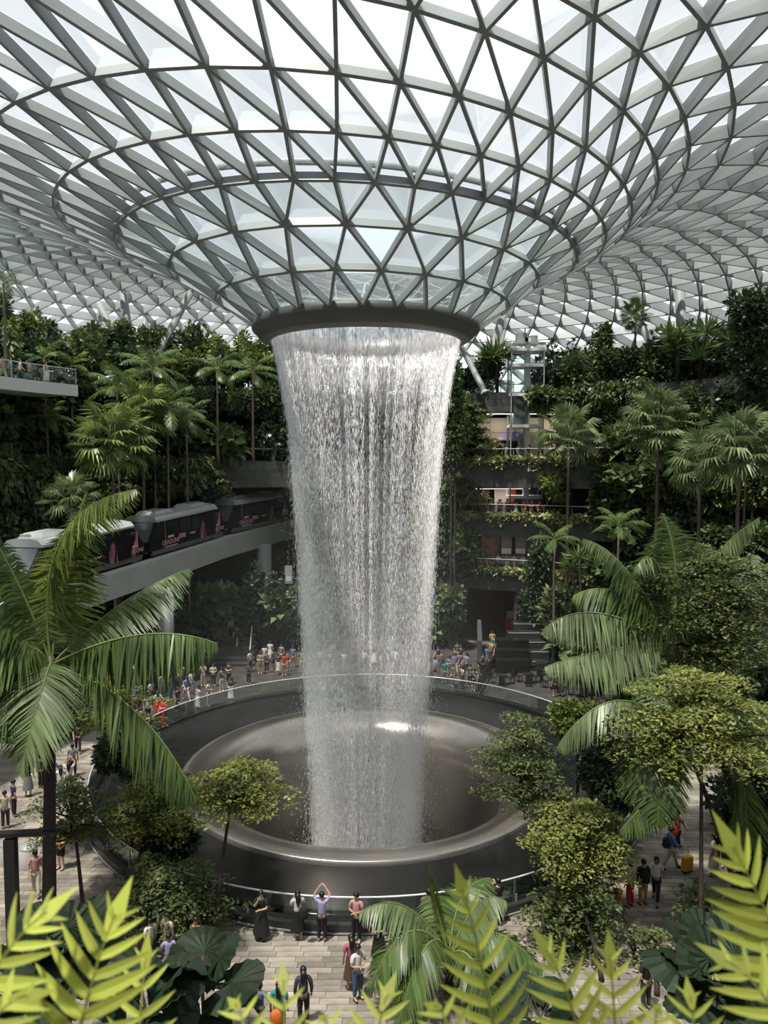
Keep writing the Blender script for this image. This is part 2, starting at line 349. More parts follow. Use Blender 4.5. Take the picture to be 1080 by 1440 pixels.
# ================================================================ FLOOR with stone pavers
PAVE = mat('paver_stone', (.34, .30, .25), .65, col2=(.20, .175, .148), scale=1.1, rnd=.30)
PAVEI = mat('paver_stone_field', (.34, .30, .25), .65, col2=(.20, .175, .148), scale=1.1, island=.30)
floor = tag(empty('floor'), 'plaza floor of grey and beige stone planks', 'floor', kind='structure')
mb = MB(); mb.lathe([(13.0, -.035), (46, -.035)], 96); mb.build('floor_bed', mat('floor_mortar', (.16, .15, .135), .8, col2=(.12, .11, .10), scale=.5), floor)
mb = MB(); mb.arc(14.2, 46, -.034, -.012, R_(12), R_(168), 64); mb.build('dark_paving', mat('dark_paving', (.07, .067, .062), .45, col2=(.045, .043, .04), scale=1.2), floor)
pv = []
for iy in range(170):
    y = -26 + iy * .27
    off = random.uniform(0, .9)
    for ix in range(-26, 27):
        x = ix * .9 + off; rr = math.hypot(x, y)
        if math.hypot(x, y - CO) < 14.05 or rr > 27.5 or y > 8 and rr > 24: continue
        p = project(Vector((x, y, 0)))
        if -30 < p[0] < 1110 and p[1] < 1480 and y < 3: pv.append((x, y, p[2]))
pv.sort(key=lambda q: abs(project(Vector((q[0], q[1], 0)))[0] - 400) * .02 + q[2])
base = MB().box((0, 0, -.015), (.885, .255, .03)).mesh('paver', PAVE)
for x, y, _ in pv[:300]:
    o = link('paver', base, floor, (x, y, random.uniform(-.004, .004)))
mb = MB()
for x, y, _ in pv[300:]: mb.box((x, y, -.015 + random.uniform(-.004, .004)), (.885, .255, .03))
tag(mb.build('paver_field', PAVEI, floor), kind='stuff')

# ================================================================ TERRACES round the valley
A = R_
def panels(parent, r, z0, z1, a0, a1, rows, length, m, depth=.06, gap=.02):   # stone facing in separate panels
    n = max(1, int((a1 - a0) * r / length)); h = (z1 - z0) / rows
    for q in range(rows):
        off = .5 * (q % 2)
        for k in range(n):
            s0 = a0 + (a1 - a0) * (k + off) / n; s1 = min(a1, a0 + (a1 - a0) * (k + 1 + off) / n)
            if s1 - s0 < .2 / r: continue
            d = depth + random.uniform(0, .02); e = gap / 2 / r
            MB().arc(r - d, r, z0 + q * h + gap / 2, z0 + (q + 1) * h - gap / 2, s0 + e, s1 - e, 1).build('stone_panel', m, parent)
def glass_rail(name, label, r, z, a0, a1, step=2.2, c=(0, 0)):
    t = tag(empty(name, (0, 0, 0)), label, 'railing'); n = max(1, int((a1 - a0) * r / step))
    for k in range(n):
        s0 = a0 + (a1 - a0) * k / n; s1 = a0 + (a1 - a0) * (k + 1) / n
        MB().arc(r, r + .02, z + .02, z + 1.08, s0 + .001, s1 - .001, 2, c=c).build('glass_panel', CLEAR, t)
    for k in range(n + 1):
        s = a0 + (a1 - a0) * k / n; MB().box((c[0] + (r + .05) * math.cos(s), c[1] + (r + .05) * math.sin(s), z + .55), (.05, .05, 1.1), s).build('post', STEEL, t)
    MB().arc(r - .02, r + .05, z + 1.08, z + 1.13, a0, a1, max(4, n * 2), c=c).build('handrail', STEELW, t)
    return t
def struct(name, label, cat='terrace'): return tag(empty(name), label, cat, kind='structure')
LV = [  # name, floor z, fascia bottom, inner radius
 ('second', 6.4, 5.0, 28.6), ('third', 11.3, 9.8, 29.0), ('fourth', 16.2, 14.1, 29.4), ('fifth', 22.4, 20.9, 31.0)]
SECT = {'second': [(15, 100), (137, 172)], 'third': [(15, 97), (140, 172)], 'fourth': [(12, 175)], 'fifth': [(8, 172)]}
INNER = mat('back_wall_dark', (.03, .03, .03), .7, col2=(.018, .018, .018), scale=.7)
for nm, zf, zb, r0 in LV:
    t = struct('terrace', 'planted dark stone terrace ring, %s level above the plaza' % nm)
    for a0, a1 in SECT[nm]:
        mb = MB(); mb.arc(r0 + .02, 46 if nm == 'fifth' else 40, zb, zf, A(a0), A(a1), 64); mb.build('slab', TERRFLOOR, t)
        panels(t, r0, zb, zf + .25, A(max(a0, 28)), A(min(a1, 150)), 3 if nm != 'second' else 2, 1.7, DARKST)
        if nm != 'fifth':
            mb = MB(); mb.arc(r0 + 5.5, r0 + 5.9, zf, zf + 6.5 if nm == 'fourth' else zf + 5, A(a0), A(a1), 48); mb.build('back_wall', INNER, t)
    
wl = struct('wall_back', 'dark stone retaining wall behind the plaza', 'wall')
for a0, a1 in ((12, 64.3), (74.2, 172)):
    mb = MB(); mb.arc(28.9, 29.6, -.03, 5.0, A(a0), A(a1), 64); mb.build('wall_core', DARKST, wl)
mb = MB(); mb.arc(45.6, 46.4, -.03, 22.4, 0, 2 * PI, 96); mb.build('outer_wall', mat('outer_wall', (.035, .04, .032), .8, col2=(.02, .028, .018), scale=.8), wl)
REDW = mat('passage_wall', (.06, .022, .018), .6)
pas = struct('passage', 'dark reddish passage opening under the second terrace', 'passage')
p0, p1 = A(64.3), A(74.2)
mb = MB(); mb.arc(29, 40, -.04, .0, p0, p1, 8); mb.build('passage_floor', mat('passage_floor', (.14, .12, .105), .4), pas)
mb = MB(); mb.arc(38, 38.4, 0, 5, p0, p1, 8); mb.build('passage_end', REDW, pas)
for s in (p0, p1):
    mb = MB(); mb.arc(29, 39, 0, 5, s - .006, s + .006, 1); mb.build('passage_side', REDW, pas)
# rails with people behind them
glass_rail('terrace_railing', 'glass railing along the second terrace above the dark passage', 28.9, 6.65, A(50), A(84))
glass_rail('terrace_railing', 'glass railing along the crowded third terrace', 29.3, 11.5, A(50), A(84))
glass_rail('terrace_railing', 'glass railing along the fourth terrace in front of the lift', 29.7, 16.45, A(42), A(84))
glass_rail('terrace_railing', 'glass railing on the slab that the train runs under', 29.7, 16.45, A(98), A(118))
# fifth-level balcony beside the lift
bc = at(694, 560, 68)
bal = struct('balcony', 'rounded dark stone balcony beside the glass lift')
mb = MB(); mb.arc(.1, 2.3, 20.75, 22.55, PI * 1.0, PI * 2.0, 20, c=(bc.x, 31.5)); mb.build('balcony_slab', TERRFLOOR, bal)
n = 9
for q in range(4):
    for k in range(n):
        s0 = PI + PI * (k + .5 * (q % 2)) / n; s1 = min(2 * PI, PI + PI * (k + 1 + .5 * (q % 2)) / n)
        if s1 - s0 > .05: MB().arc(2.3, 2.37, 20.75 + q * .5 + .01, 21.24 + q * .5, s0 + .004, s1 - .004, 2, c=(bc.x, 31.5)).build('stone_panel', mat('balcony_stone', (.16, .165, .16), .55, rnd=.2), bal)
glass_rail('balcony_railing', 'glass railing round the rounded stone balcony', 2.2, 22.72, PI, 2 * PI, 1.2, c=(bc.x, 31.5))
# the pale balcony edge at the far left
lb = struct('balcony', 'pale edged balcony slab above the dark terrace')
mb = MB(); mb.arc(25.2, 31, 21.1, 21.6, A(146), A(180), 24); mb.build('balcony_slab', CONC, lb)
mb = MB(); mb.arc(25.0, 25.2, 20.95, 21.75, A(146), A(180), 24); mb.build('edge_beam', mat('pale_edge', (.55, .56, .55), .5), lb)
glass_rail('balcony_railing', 'railing on the pale edged balcony slab', 25.15, 21.75, A(146), A(180))

# shop front on the fourth terrace
sf = struct('shop_front', 'cream panelled shop front with a white arched doorway', 'shop front')
CREAM = mat('cream_panel', (.62, .56, .46), .5)
ctr = at(745, 620, 69.6)
for q in range(3):
    for k in range(5): MB().box((ctr.x - 2.6 + (k - 1.5) * 2.32 + 1.2, ctr.y, 17.0 + q * 1.4), (2.28, .2, 1.36)).build('wall_panel', CREAM, sf)
ar = at(716, 628, 69.3)
mb = MB(); mb.tube([(ar.x - 1.45, ar.y, 16.2), (ar.x - 1.45, ar.y, 18.0), (ar.x - 1.3, ar.y, 18.35), (ar.x - .95, ar.y, 18.5), (ar.x + 1.2, ar.y, 18.5)] , .16, 8); mb.tube([(ar.x + .9, ar.y, 16.2), (ar.x + .9, ar.y, 18.4)], .13, 8); mb.build('door_arch', mat('white_arch', (.85, .83, .8), .4), sf, True)
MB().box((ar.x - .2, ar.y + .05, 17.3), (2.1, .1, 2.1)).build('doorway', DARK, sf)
def text_mesh(s, size, m, ext=.01, align='CENTER'):
    cu = bpy.data.curves.new('lettering', 'FONT'); cu.body = s; cu.size = size; cu.extrude = ext; cu.align_x = align
    o = bpy.data.objects.new('lettering', cu); COL.objects.link(o)
    me = bpy.data.meshes.new_from_object(o.evaluated_get(bpy.context.evaluated_depsgraph_get())); bpy.data.objects.remove(o); me.materials.clear(); me.materials.append(m); return me
PURP = mat('purple_sign', (.42, .16, .85), .4, emit=.5)
for k in range(5):                                                  # small unreadable purple characters
    if k == 3: continue
    mb = MB(); cx_ = ar.x - .62 + k * .33
    for dx, dz, w, h in ((0, .11, .24, .04), (0, -.11, .26, .04), (-.06, 0, .04, .26), (.07, .02, .04, .2)): mb.box((cx_ + dx, ar.y - .25, 18.88 + dz), (w, .05, h))
    mb.build('sign_character', PURP, sf)
# dark recess, screens and shop with a dark red window on the lower terraces
s2 = struct('shop_front', 'dim shop with a dark red window and a white and red poster', 'shop front')
q = at(705, 690, 69.8); MB().box((q.x, q.y, 12.6), (1.3, .1, 2.4)).build('white_poster', mat('poster_white', (.8, .78, .75), .5), s2)
q = at(722, 690, 69.7); MB().box((q.x, q.y, 12.6), (.45, .1, 2.4)).build('red_poster', mat('poster_red', (.55, .06, .05), .5), s2)
q = at(675, 690, 70); MB().box((q.x, q.y, 12.6), (1.5, .1, 2.0)).build('red_window', mat('red_window', (.16, .03, .02), .5), s2)
for k, px in enumerate((762, 775, 800)):
    q = at(px, 690, 69); MB().box((q.x, q.y, 12.5), (.6, .1, 2.0)).build('glass_door', mat('shop_glass', (.10, .11, .11), .1), s2)
s3 = struct('shop_front', 'dim shop window with a carved screen on the second terrace', 'shop front')
q = at(690, 770, 70); MB().box((q.x, q.y, 8.4), (1.8, .1, 3.6)).build('carved_screen', mat('carved_red', (.12, .05, .045), .5, col2=(.03, .02, .02), scale=1.4), s3)
for k, px in enumerate((712, 732)):
    q = at(px, 770, 69.8); MB().box((q.x, q.y, 8.2), (1.0, .1, 3.0)).build('glass_door', MATS['shop_glass'], s3)
    q = at(px, 768, 69.6); MB().box((q.x, q.y, 8.0), (.9, .06, .5)).build('door_panel', mat('pale_panel', (.3, .29, .27), .5), s3)  # flat pale panel across each glass door
q = at(728, 734, 67.6); tag(MB().box((q.x, q.y, 10.6), (1.1, .12, .75)).build('notice_board', mat('board_black', (.01, .01, .01), .4)), 'black rectangular notice board on the third terrace fascia', 'board')

# strip lamps under the terrace ceilings
def strip_lamp(px, D, z, w, power, col, label):
    p = at(px, 650, D); t = tag(empty('ceiling_lamp', (p.x, p.y, z)), label, 'lamp')
    MB().box((0, 0, .03), (w, .3, .08)).build('lamp_housing', STEEL, t); MB().box((0, 0, -.03), (w - .1, .24, .03)).build('diffuser', mat('lamp_glow_%d' % int(z), col, .5, emit=2.0), t)
    l = bpy.data.lights.new('strip', 'AREA'); l.shape = 'RECTANGLE'; l.size = w; l.size_y = .3; l.energy = power; l.color = col
    o = bpy.data.objects.new('lamp_light', l); COL.objects.link(o); o.parent = t; o.location = (0, 0, -.06)
strip_lamp(745, 67.8, 20.75, 8.0, 130, (1, .88, .70), 'long strip lamp under the slab before the cream shop front')
strip_lamp(700, 68.2, 13.95, 6.0, 60, (1, .80, .66), 'strip lamp over the third terrace crowd')
strip_lamp(705, 68.0, 9.7, 6.0, 50, (1, .85, .72), 'strip lamp over the second terrace')

# ================================================================ LIFT
lp = at(741, 560, 67.6); lx, ly = lp.x, lp.y
lift = tag(empty('lift_shaft', (lx, ly, 12.0)), 'glass lift shaft with a pale steel mast and machinery on top', 'lift')
MB().box((0, 0, 7.7), (.5, .5, 15.6)).build('mast', STEELW, lift)
for k, zz in enumerate((1.2, 4.4, 7.6, 10.4, 13.0, 14.4)):
    MB().box((-.15, .2, zz), (3.0, 2.0, .28)).build('ring_frame', STEELW, lift)
for sx in (-1.55, 1.35):
    for sy in (-.75, 1.15): MB().box((sx, sy, 7.2), (.1, .1, 14.4)).build('corner_post', STEEL, lift)
for sx in (-.85, .75):
    MB().box((sx, -.78, 7.2), (1.1, .03, 14.2)).build('glass_panel', CLEAR, lift)
    MB().box((sx * 1.75, .2, 7.2), (.03, 1.8, 14.2)).build('glass_panel', CLEAR, lift)
MB().box((-.6, .2, 9.0), (1.3, 1.3, 2.4)).build('lift_car', mat('lift_car', (.16, .19, .19), .3), lift)
mb = MB(); mb.box((-.2, .2, 15.0), (2.3, 1.6, .15)); mb.box((-.5, .2, 15.5), (1.0, .9, .8)); mb.box((.55, .2, 15.4), (.6, .8, .6)); mb.tube([(-.2, .2, 15.2), (-.2, .2, 16.4)], .06, 6); mb.box((.9, .2, 15.05), (1.6, .3, .2)); mb.build('machinery', STEEL, lift)

# ================================================================ ROOF COLUMNS
def column(b, t, r, label):
    o = tag(empty('roof_column', b), label, 'column', kind='structure'); d = Vector(t) - Vector(b)
    mb = MB(); mb.tube([(0, 0, 0), d * .02, d * .94], [r, r, r * .92], 14); mb.build('shaft', mat('column_paint', (.19, .205, .20), .5), o, True)
    mb = MB(); mb.tube([d * .94, d], [r * .8, r * .35], 12); mb.build('column_head', STEEL, o, True)
    mb = MB(); mb.tube([(0, 0, 0), d.normalized() * .25], [r * 1.5, r * 1.3], 12); mb.build('column_foot', STEEL, o, True)
def zfix(px, py, D, z): p = at(px, py, D); return p
for (bx_, by_, tx_, ty_, Db, Dt, r, lab) in [
 (166, 480, 124, 400, 72, 74, .36, 'leaning pale column among the trees, foot behind the fan palms'),
 (181, 470, 169, 380, 70, 72, .40, 'nearly upright pale column above the garden over the train'),
 (203, 480, 206, 412, 76, 77, .34, 'slim white column at the back of the garden over the train'),
 (214, 512, 272, 404, 66, 70, .34, 'long slanting pale column leaning toward the oculus'),
 (680, 545, 709, 436, 69, 72, .42, 'pale leaning column beside the lift, front of a pair'),
 (690, 540, 714, 438, 73, 76, .34, 'pale leaning column beside the lift, rear of a pair'),
 (668, 525, 645, 480, 68, 70, .30, 'short slanting strut beside the oculus ring'),
 (924, 500, 868, 392, 64, 68, .34, 'slanting pale column behind the slender fan palm'),
 (963, 540, 954, 384, 60, 62, .42, 'tall upright pale column above the garden beyond the lift'),
 (966, 525, 1026, 398, 62, 66, .36, 'pale column slanting away behind the spiky dracaena')]:
    b_ = at(bx_, by_, Db); t_ = at(tx_, ty_, Dt); k_ = (22.4 - b_.z) / (t_.z - b_.z)
    column(b_ + (t_ - b_) * k_, t_, r, lab)

# ================================================================ TRAIN on its guideway
TR = [(-23.2, -13), (-21.6, -5), (-20.2, 3.5), (-17.3, 13.5), (-13.85, 26.0), (-10.0, 37.0), (-5.5, 48)]
TZ = [7.6, 8.1, 8.6, 9.15, 9.85, 10.3, 10.6]        # top of the beam
def track(s):
    L = [0]
    for i in range(1, len(TR)): L.append(L[-1] + math.dist(TR[i], TR[i - 1]))
    return Vector((np.interp(s, L, [p[0] for p in TR]), np.interp(s, L, [p[1] for p in TR]), np.interp(s, L, TZ))), L
gw = tag(empty('guideway', (-17.3, 13.5, 0)), 'pale concrete train guideway beam on round piers', 'guideway', kind='structure')
O = Vector((17.3, -13.5, 0)); _, LL = track(0)
mb = MB(); prev = None; S = np.linspace(0, LL[-1], 28); rows = []
for i, s in enumerate(S):
    p, _ = track(s); q, _ = track(min(s + .5, LL[-1])); q0, _ = track(max(s - .5, 0)); t = (q - q0).normalized(); sd = Vector((t.y, -t.x, 0)).normalized()
    rows.append([p + O + sd * 1.45, p + O - sd * 1.45, p + O - sd * 1.3 - Vector((0, 0, 1.75)), p + O + sd * 1.3 - Vector((0, 0, 1.75))])
for a, b in zip(rows[:-1], rows[1:]): mb.add(a + b, [(0, 4, 5, 1), (1, 5, 6, 2), (2, 6, 7, 3), (3, 7, 4, 0)])
mb.build('beam', CONC, gw)
mb = MB()
for a, b in zip(rows[:-1], rows[1:]):
    for w in (1.45, ):
        u0 = (a[0] - a[1]).normalized(); u1 = (b[0] - b[1]).normalized(); up = Vector((0, 0, .18))
        mb.add([a[0], a[0] - u0 * .3, a[0] - u0 * .3 + up, a[0] + up, b[0], b[0] - u1 * .3, b[0] - u1 * .3 + up, b[0] + up], SF)
mb.build('kerb_edge', mat('pale_kerb', (.52, .53, .51), .6), gw)
for px, D, r in ((232, 53.3, .62), (372, 70.5, .7)):
    q = at(px, 850, D); MB().tube([(q.x + O.x, q.y + O.y, 0), (q.x + O.x, q.y + O.y, 8.6 if D > 60 else 7.6)], r, 18).build('pier', mat('pier_concrete', (.33, .345, .34), .5), gw, True)

BODY = mat('train_black', (.014, .012, .013), .25, col2=(.02, .012, .014), scale=.6)
TROOF = mat('train_roof', (.50, .52, .52), .3, .3)
TGLASS = mat('train_glass', (.02, .023, .024), .05)
TGREY = mat('train_grey', (.16, .165, .165), .35, .3)
def art_mat():
    m = mat('pink_print', (.02, .012, .014), .3); nt = m.node_tree; N = nt.nodes; L = nt.links; P = N['Principled BSDF']
    tc = N.new('ShaderNodeTexCoord'); mp = N.new('ShaderNodeMapping'); mp.inputs['Scale'].default_value = (.9, 1, .42); L.new(tc.outputs['Object'], mp.inputs[0])
    nz = N.new('ShaderNodeTexNoise'); nz.inputs['Scale'].default_value = 1.6; nz.inputs['Detail'].default_value = 4; nz.inputs['Distortion'].default_value = 1.2; L.new(mp.outputs[0], nz.inputs['Vector'])
    cr = N.new('ShaderNodeValToRGB'); cr.color_ramp.elements[0].position = .44; cr.color_ramp.elements[0].color = (.015, .01, .012, 1); cr.color_ramp.elements[1].position = .66; cr.color_ramp.elements[1].color = (.50, .26, .33, 1)
    e = cr.color_ramp.elements.new(.52); e.color = (.16, .06, .10, 1); L.new(nz.outputs[0], cr.inputs[0]); L.new(cr.outputs[0], P.inputs['Base Color']); return m
ART = art_mat()
PINK = mat('pink_letter', (.72, .42, .46), .5); WHITE = mat('white_letter', (.8, .78, .78), .5)
CL, CW, CH = 11.0, 2.7, 3.05
def car_shell():
    # x along the car, local y = -1.35 is the side the plaza sees; ends rake back above the waist
    prof = [(0, .45, 1.0), (0, 1.25, 1.0), (1.15, 2.62, .98), (1.35, 2.78, .90)]       # x inset, z, half width factor
    v = []
    for x, z, w in prof:
        for sx in (-1, 1):
            for sy in (-1, 1): v.append((sx * (CL / 2 - x), sy * CW / 2 * w, z))
    def q(i, sx, sy): return i * 4 + (2 if sx > 0 else 0) + (1 if sy > 0 else 0)
    f = []
    for i in range(3):
        f += [(q(i, -1, -1), q(i, 1, -1), q(i + 1, 1, -1), q(i + 1, -1, -1)), (q(i, 1, 1), q(i, -1, 1), q(i + 1, -1, 1), q(i + 1, 1, 1)),
              (q(i, 1, -1), q(i, 1, 1), q(i + 1, 1, 1), q(i + 1, 1, -1)), (q(i, -1, 1), q(i, -1, -1), q(i + 1, -1, -1), q(i + 1, -1, 1))]
    f += [(q(0, -1, 1), q(0, 1, 1), q(0, 1, -1), q(0, -1, -1)), (q(3, -1, -1), q(3, 1, -1), q(3, 1, 1), q(3, -1, 1))]
    return v, f
def make_car():
    c = empty('train_car'); v, f = car_shell()
    MB().add(v, f).build('body', BODY, c)
    mb = MB(); h = CL / 2 - 1.05
    pr2 = [(-1.36, 2.60), (-1.34, 2.74), (-1.1, 2.98), (-.5, 3.1), (.5, 3.1), (1.1, 2.98), (1.34, 2.74), (1.36, 2.60)]
    vs = [(-h, y, z) for y, z in pr2] + [(h, y, z) for y, z in pr2]
    mb.add(vs, [(i, i + 8, i + 9, i + 1) for i in range(7)] + [tuple(range(7, -1, -1)), tuple(range(8, 16))])
    roof = mb.build('roof', TROOF, c)
    for x in (-2.6, 2.4):
        mb = MB(); a, b = 1.25, .95; mb.add([(x - a, -.85, 3.05), (x + a, -.85, 3.05), (x + a, .85, 3.05), (x - a, .85, 3.05), (x - b, -.65, 3.3), (x + b, -.65, 3.3), (x + b, .65, 3.3), (x - b, .65, 3.3)], [(0, 1, 5, 4), (1, 2, 6, 5), (2, 3, 7, 6), (3, 0, 4, 7), (4, 5, 6, 7)]); mb.build('roof_unit', TROOF, roof)
    for x in (-h + .6, h - .6): MB().tube([(x, .3, 3.08), (x, .3, 3.28)], .3, 12).build('roof_vent', TROOF, roof)
    for sx in (-1, 1):
        e = sx * (CL / 2 + .012); e2 = sx * (CL / 2 - 1.13)
        MB().add([(e, -1.15, 1.3), (e, 1.15, 1.3), (e2, 1.05, 2.62), (e2, -1.05, 2.62), (e - sx * .06, -1.15, 1.3), (e - sx * .06, 1.15, 1.3), (e2 - sx * .06, 1.05, 2.62), (e2 - sx * .06, -1.05, 2.62)], SF).build('windscreen', mat('windscreen', (.09, .11, .115), .05), c)
        MB().box((sx * (CL / 2 - .15), 0, .55), (.55, 2.3, .18)).build('bumper', TGREY, c)
        mb = MB(); mb.add([(e, -1.365, 1.25), (e - sx * 1.35, -1.365, 1.25), (e2 - sx * .35, -1.365, 2.6), (e2, -1.365, 2.6), (e, -1.345, 1.25), (e - sx * 1.35, -1.345, 1.25), (e2 - sx * .35, -1.345, 2.6), (e2, -1.345, 2.6)], [(0, 1, 2, 3), (7, 6, 5, 4), (0, 4, 5, 1), (1, 5, 6, 2), (2, 6, 7, 3), (3, 7, 4, 0)]); mb.build('quarter_window', TGLASS, c)
    for x, w in ((-2.55, 1.3), (-.7, 1.5), (1.05, 1.3)):
        MB().box((x, -1.36, 1.95), (w, .03, 1.0)).build('side_window', TGLASS, c)
    for x in (-3.45, 2.75):
        d = MB().box((x, -1.365, 1.62), (.1, .04, 2.0)).build('door_post', TGREY, c)
    d = MB().box((3.15, -1.37, 1.6), (1.5, .04, 2.05)).build('door', BODY, c)
    for k in (-.36, .36): MB().box((3.15 + k, -1.39, 1.75), (.5, .02, 1.2)).build('door_window', TGLASS, d)
    MB().box((3.15, -1.362, 1.42), (3.2, .02, 1.75)).build('printed_panel', ART, c)
    MB().box((0, -1.3, .42), (CL - .6, .12, .32)).build('side_skirt', TGREY, c)
    mb = MB(); mb.box((0, 0, .2), (CL - 1.6, 1.7, .5)); mb.build('undercarriage', DARK, c)
    def put(s, size, m, x, z):
        o = link('lettering', text_mesh(s, size, m, .004), c, (x, -1.385, z)); o.rotation_euler = (PI / 2, 0, 0)
    put('DEADLINE', .5, PINK, -2.75, .82); put('DEADLINE', .42, PINK, 4.35, .82)
    for x_, z_, w_, h_ in ((-2.75, 1.36, .8, .16), (-2.75, .66, 1.7, .07), (4.35, 1.3, .6, .14)): MB().box((x_, -1.383, z_), (w_, .012, h_)).build('small_print', PINK, c)
    mb = MB(); mb.tube([(.0 + k * .09, -1.385, 1.2 + .07 * math.sin(k * 2.1)) for k in range(9)], .022, 4); mb.build('white_squiggle', WHITE, c)
    MB().box((-1.15, -1.372, 1.2), (.95, .02, .34)).build('pink_strip', mat('pink_strip', (.50, .2, .25), .5), c)
    return c
car0 = make_car()
CARS = [((-20.25, 3.3), (-17.35, 13.4), 'dark wrapped train car behind the big palm, leading the train'),
        ((-17.15, 14.0), (-13.95, 24.9), 'dark wrapped train car with pink lettering, middle of the train'),
        ((-13.75, 25.7), (-9.85, 36.2), 'dark wrapped train car half under the terrace slab'),
        ((-9.5, 37.0), (-5.2, 47.4), 'last train car disappearing under the terrace slab behind the waterfall')]
for i, (a, b, lab) in enumerate(CARS):
    o = car0 if i == 0 else copy_tree(car0)
    mid = (Vector(a) + Vector(b)) / 2; d = Vector(b) - Vector(a); L_ = [0]
    z0 = float(np.interp(a[1], [p[1] for p in TR], TZ)); z1 = float(np.interp(b[1], [p[1] for p in TR], TZ))
    o.location = (mid.x, mid.y, (z0 + z1) / 2 + .1); o.rotation_mode = 'XYZ'
    o.rotation_euler = (0, -math.atan2(z1 - z0, d.length), math.atan2(d.y, d.x))
    tag(o, lab, 'train car', 'cars of the dark train')

# ================================================================ STEPS
STEPM = mat('step_stone', (.035, .036, .036), .25, col2=(.02, .02, .02), scale=2)
st = tag(empty('cascade_steps', (13.5, 19, 0)), 'broad black stone steps with thin water film beside the cafe tables', 'steps', kind='structure')
for i in range(8):
    w = 10.5 - i * .3
    MB().box((1.2 + i * .45, .4 + i * 1.0, .28 + i * .27), (w, 1.02, .56 + i * .54)).build('step', STEPM, st)
    MB().box((1.2 + i * .45, -.1 + i * 1.0, .565 + i * .54), (w, .05, .03)).build('glint_strip', mat('step_glint_paint', (.55, .56, .56), .2), st)  # pale strip paints the specular glint along each step edge
MB().box((-4.6, 3.2, 1.3), (.35, 8, 2.2), -.12).build('side_wall', DARKST, st)
for i in range(3): MB().box((-2.6 + i * .15, -.9 + i * .9, .5 + i * .3), (2.6, .9, .9 + i * .6)).build('water_block', BLACKST, st)
st2 = tag(empty('garden_steps', (-11.6, 20.0, 0)), 'dark garden steps climbing between shrubs behind the pool', 'steps', kind='structure')
for i in range(10): MB().box((-i * .12, i * .75, .09 + i * .13), (4.2, .76, .18 + i * .26)).build('step', mat('garden_step', (.05, .05, .048), .5, rnd=.2), st2)
mb = MB(); mb.tube([(1.7, 0, 1.0), (.9, 6.6, 3.4)], .04, 6); mb.tube([(-1.9, 0, 1.0), (-2.7, 6.6, 3.4)], .04, 6); mb.build('stair_handrail', STEELW, st2)

# ================================================================ PLANTS
rg = np.random.default_rng(11)
def leafmat(name, a, b, trans=.35, rough=.45): return mat(name, a, rough, col2=b, scale=.9, island=.35, trans=trans, spec=.35)
LTIER = leafmat('leaf_yellow_green', (.26, .285, .075), (.175, .21, .06))
LTIERD = leafmat('leaf_mid_green', (.15, .175, .062), (.095, .13, .048))
LDARK = leafmat('leaf_dark', (.07, .11, .05), (.045, .08, .038), .2, .35)
LMID = leafmat('leaf_garden', (.135, .18, .075), (.09, .135, .052), .25)
LBRI = leafmat('leaf_fresh', (.19, .235, .055), (.12, .17, .045), .3)
LPALM = leafmat('palm_green', (.12, .175, .055), (.085, .14, .042), .35, .35)
LPALMY = leafmat('palm_fresh', (.21, .26, .06), (.14, .19, .05), .45, .35)
LPALMG = leafmat('palm_greyish', (.20, .25, .12), (.14, .195, .085), .3, .35)
LFERN = leafmat('fern_yellow_green', (.50, .55, .10), (.42, .49, .08), .45, .5)
LVAR = leafmat('leaf_variegated', (.40, .39, .20), (.20, .23, .09), .2)
LBIG = leafmat('leaf_big_dark', (.02, .036, .016), (.012, .024, .010), .12, .6)
BARK = mat('bark', (.045, .032, .024), .85, col2=(.025, .018, .014), scale=6, bump=.5)
BARKP = mat('palm_bark', (.16, .12, .09), .85, col2=(.09, .07, .055), scale=5, bump=.5, stretch=(1, 1, 4))
SOIL = mat('soil', (.03, .022, .016), .9)
def unit(v): return v / np.maximum(np.linalg.norm(v, axis=1, keepdims=True), 1e-9)
def leaves(P, D, U, ln, wd, fold=.25):                                # folded four-point leaves
    n = len(P); D = unit(D); S = unit(np.cross(D, U)); N_ = np.cross(S, D)
    ln = np.broadcast_to(ln, n)[:, None]; wd = np.broadcast_to(wd, n)[:, None]
    mid = P + D * ln * .45
    V = np.stack([P, mid + S * wd + N_ * wd * fold, P + D * ln - N_ * ln * .08, mid - S * wd + N_ * wd * fold], 1).reshape(-1, 3)
    F = np.arange(4 * n).reshape(n, 4)
    return V, F
def merge(parts):
    Vs = []; Fs = []; o = 0
    for V, F in parts: Vs.append(V); Fs.append(F + o); o += len(V)
    return np.concatenate(Vs), np.concatenate(Fs)
def rdir(n, zmin=-1, zmax=1):
    z = rg.uniform(zmin, zmax, n); a = rg.uniform(0, 2 * PI, n); s = np.sqrt(1 - z * z); return np.stack([s * np.cos(a), s * np.sin(a), z], 1)
